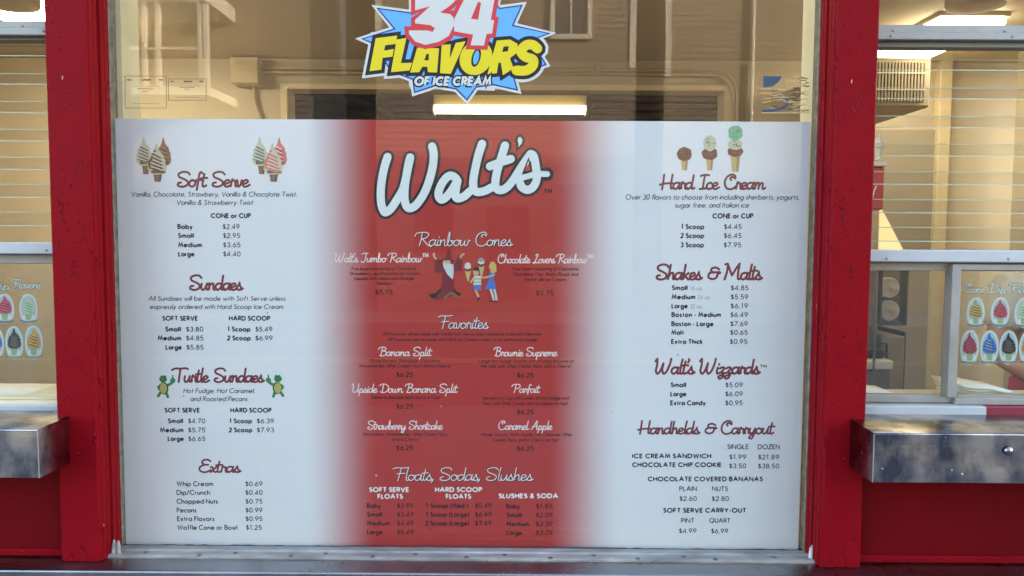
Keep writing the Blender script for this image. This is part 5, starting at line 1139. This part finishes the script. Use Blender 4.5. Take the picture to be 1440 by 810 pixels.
# papers lying on the inner sills
def paper_stack(px0, px1, py0, py1, Y, label):
    root = thing('paper_bags', tuple(at((px0 + px1) / 2, py1, Y)), label, 'paper bags', 'papers lying on the inner sills'); rr = random.Random(int(px0 + 99)); zb = AZ(py1, Y, (px0 + px1) / 2); x0, x1 = AX(px0, Y, py1), AX(px1, Y, py1); h = (py1 - py0) * Y / F
    for k in range(4):
        m = MB(); n = 12; vs = []; fs = []
        for i in range(n + 1):
            t = i / n; x = x0 + (x1 - x0) * t; zz_ = zb + h * (.25 * k) * (1 - .6 * t) + .002 * math.sin(9 * t + k) + .001
            for q, y in enumerate((Y - .005 * k, Y + .12 + .01 * k)): vs += [(x, y, zz_), (x, y, zz_ + h * .2)]
        for i in range(n):
            a = 4 * i; b = a + 4; fs += [(a, b, b + 1, a + 1), (a + 1, b + 1, b + 3, a + 3), (a + 3, b + 3, b + 2, a + 2), (a + 2, b + 2, b, a)]
        fs += [(0, 1, 3, 2), (4 * n, 4 * n + 2, 4 * n + 3, 4 * n + 1)]
        m.add(vs, fs, True); m.build('bag', paperw, root)
paper_stack(1346, 1420, 539, 558, 2.32, 'folded white paper bags on the inner sill of the right window, below the cone stickers')
paper_stack(1218, 1262, 552, 558, 2.32, 'white paper lying inside the right window next to the red post')
paper_stack(-60, 84, 551, 560, 2.32, 'cream paper bags along the inner sill of the left window')
m = MB(); m.box(-2.3, 2.3, WY + .076, WY + .5, 0, .1)
for x0, x1 in ((-2.3, xg0 - .05), (xg1 + .05, 2.3)):
    m = MB(); m.box(x0, x1, WY + .076, WY + .26, AZ(561, 2.33, 1300) - .03, AZ(561, 2.33, 1300) - .001); struct('inner_counter', m, mat('cream_laminate', (.62, .54, .38), .4) if 'cream_laminate' not in MATS else MATS['cream_laminate'])

# ------------------------------------------------------------------ the server behind the right window (mostly outside the picture)
def skinned(name, verts, edges, radii, m_, parent, levels=2, rootv=0):
    me = bpy.data.meshes.new(name); off = wloc(parent); me.from_pydata([Vector(v) - off for v in verts], edges, []); o = bpy.data.objects.new(name, me); C.objects.link(o); o.parent = parent
    me.materials.append(m_); sk = o.modifiers.new('skin', 'SKIN')
    for i, r in enumerate(radii):
        v = me.skin_vertices[0].data[i]; v.radius = (r if isinstance(r, tuple) else (r, r)); v.use_root = (i == rootv)
    ss = o.modifiers.new('sub', 'SUBSURF'); ss.levels = levels; ss.render_levels = levels; sk.use_smooth_shade = True
    return o
def person(px, Y):
    skin = mat('skin_tone', (.55, .30, .20), .5); shirt = mat('cream_cotton', (.72, .62, .46), .85, bump=.5, bscale=9); apron = mat('red_apron', (.42, .03, .03), .8, bump=.3, bscale=12); hairm = mat('brown_hair', (.06, .035, .02), .6); jeans = mat('dark_trousers', (.04, .045, .07), .9)
    x = AX(px, Y, 400); zf = .08
    root = thing('person', (x, Y, zf), 'person in a cream short-sleeved shirt and red apron behind the right serving window', 'person')
    # one continuous body: trunk, neck, head, arms, legs
    V = [(x, Y, .98), (x, Y, 1.14), (x, Y - .01, 1.30), (x, Y, 1.40), (x, Y - .01, 1.49), (x, Y - .03, 1.60), (x, Y - .035, 1.68),
         (x - .17, Y, 1.38), (x - .25, Y - .02, 1.12), (x - .12, Y - .22, 1.02), (x - .06, Y - .27, 1.01),
         (x + .17, Y, 1.38), (x + .25, Y - .02, 1.12), (x + .16, Y - .22, 1.02), (x + .10, Y - .27, 1.01),
         (x - .10, Y, .90), (x - .11, Y - .01, .52), (x - .11, Y + .02, .14), (x - .12, Y - .12, .11),
         (x + .10, Y, .90), (x + .11, Y - .01, .52), (x + .11, Y + .02, .14), (x + .12, Y - .12, .11)]
    E = [(0, 1), (1, 2), (2, 3), (3, 4), (4, 5), (5, 6), (3, 7), (7, 8), (8, 9), (9, 10), (3, 11), (11, 12), (12, 13), (13, 14), (0, 15), (15, 16), (16, 17), (17, 18), (0, 19), (19, 20), (20, 21), (21, 22)]
    Rr = [(.16, .11), (.14, .10), (.16, .11), (.12, .08), .055, .085, .075, .062, .045, .033, .03, .062, .045, .033, .03, .09, .058, .042, .035, .09, .058, .042, .035]
    skinned('body', V, E, Rr, skin, root)
    V = [(x, Y, .97), (x, Y, 1.14), (x, Y - .01, 1.30), (x, Y, 1.41), (x - .175, Y, 1.375), (x - .235, Y - .01, 1.20), (x + .175, Y, 1.375), (x + .235, Y - .01, 1.20)]
    skinned('shirt', V, [(0, 1), (1, 2), (2, 3), (3, 4), (4, 5), (3, 6), (6, 7)], [(.18, .13), (.16, .12), (.18, .13), (.13, .10), .082, .078, .082, .078], shirt, root)
    m = MB(); n = 10; vs = []; fs = []
    for j, (z, w_) in enumerate(((.55, .23), (.85, .24), (1.04, .23), (1.12, .10), (1.30, .09))):
        for i in range(n + 1):
            t = -1 + 2 * i / n; vs.append((x + w_ * t, Y - .155 + .07 * t * t, z))
    for j in range(4):
        for i in range(n): fs.append((j * (n + 1) + i, j * (n + 1) + i + 1, (j + 1) * (n + 1) + i + 1, (j + 1) * (n + 1) + i))
    m.add(vs, fs, True); ap = m.build('apron', apron, root); so_ = ap.modifiers.new('thick', 'SOLIDIFY'); so_.thickness = .006
    V = [(x, Y, .95), (x - .10, Y, .88), (x - .11, Y - .01, .52), (x - .11, Y + .02, .17), (x + .10, Y, .88), (x + .11, Y - .01, .52), (x + .11, Y + .02, .17)]
    skinned('trousers', V, [(0, 1), (1, 2), (2, 3), (0, 4), (4, 5), (5, 6)], [(.17, .12), .10, .07, .06, .10, .07, .06], jeans, root)
    V = [(x, Y + .02, 1.72), (x, Y + .05, 1.64), (x, Y + .06, 1.56)]
    skinned('hair', V, [(0, 1), (1, 2)], [.078, .085, .06], hairm, root)
    # face
    for sx in (-1, 1):
        m = MB(); m.lathe((x + sx * .03, Y - .112, 1.64), [(.010, -.006), (.009, .002), (.004, .006), (.0005, .007)], 10, axis='Y'); m.build('eye', mat('eye_white', (.7, .7, .68), .3) if 'eye_white' not in MATS else MATS['eye_white'], root)
        m = MB(); m.lathe((x + sx * .03, Y - .119, 1.64), [(.0045, -.001), (.004, .001), (.0004, .0014)], 8, axis='Y'); m.build('iris', dark_p, root)
        m = MB(); m.tube([(x + sx * .085, Y - .02, 1.66), (x + sx * .095, Y - .01, 1.64), (x + sx * .088, Y - .015, 1.60)], [.010, .014, .009], 8); m.build('ear', skin, root)
    m = MB(); m.tube([(x, Y - .11, 1.645), (x, Y - .128, 1.615), (x, Y - .112, 1.60)], [.007, .012, .009], 8); m.build('nose', skin, root)
    m = MB(); m.tube([(x - .024, Y - .105, 1.573), (x, Y - .115, 1.57), (x + .024, Y - .105, 1.573)], [.003, .006, .003], 8); m.build('mouth', mat('lip', (.42, .14, .12), .5), root)
    # hands: palm, four fingers, thumb
    for sx in (-1, 1):
        w_ = Vector((x + sx * .08 - (.0 if sx < 0 else -.02), Y - .27, 1.01)); w_ = Vector((x - .06, Y - .27, 1.01)) if sx < 0 else Vector((x + .10, Y - .27, 1.01))
        V = [w_, w_ + Vector((0, -.05, -.008))]; E = [(0, 1)]; Rr = [(.026, .018), (.036, .016)]
        for k in range(4):
            b = len(V); o_ = Vector(((k - 1.5) * .019, -.085, -.008)); L_ = (.030, .036, .033, .025)[k]
            V += [w_ + o_, w_ + o_ + Vector((0, -L_, -.008)), w_ + o_ + Vector((0, -L_ * 1.6, -.026))]; E += [(1, b), (b, b + 1), (b + 1, b + 2)]; Rr += [.0095, .0085, .0075]
        b = len(V); V += [w_ + Vector((-sx * .035, -.045, -.006)), w_ + Vector((-sx * .052, -.078, -.014))]; E += [(1, b), (b, b + 1)]; Rr += [.0105, .009]
        skinned('hand', V, E, Rr, skin, root)
person(1490, 3.0)
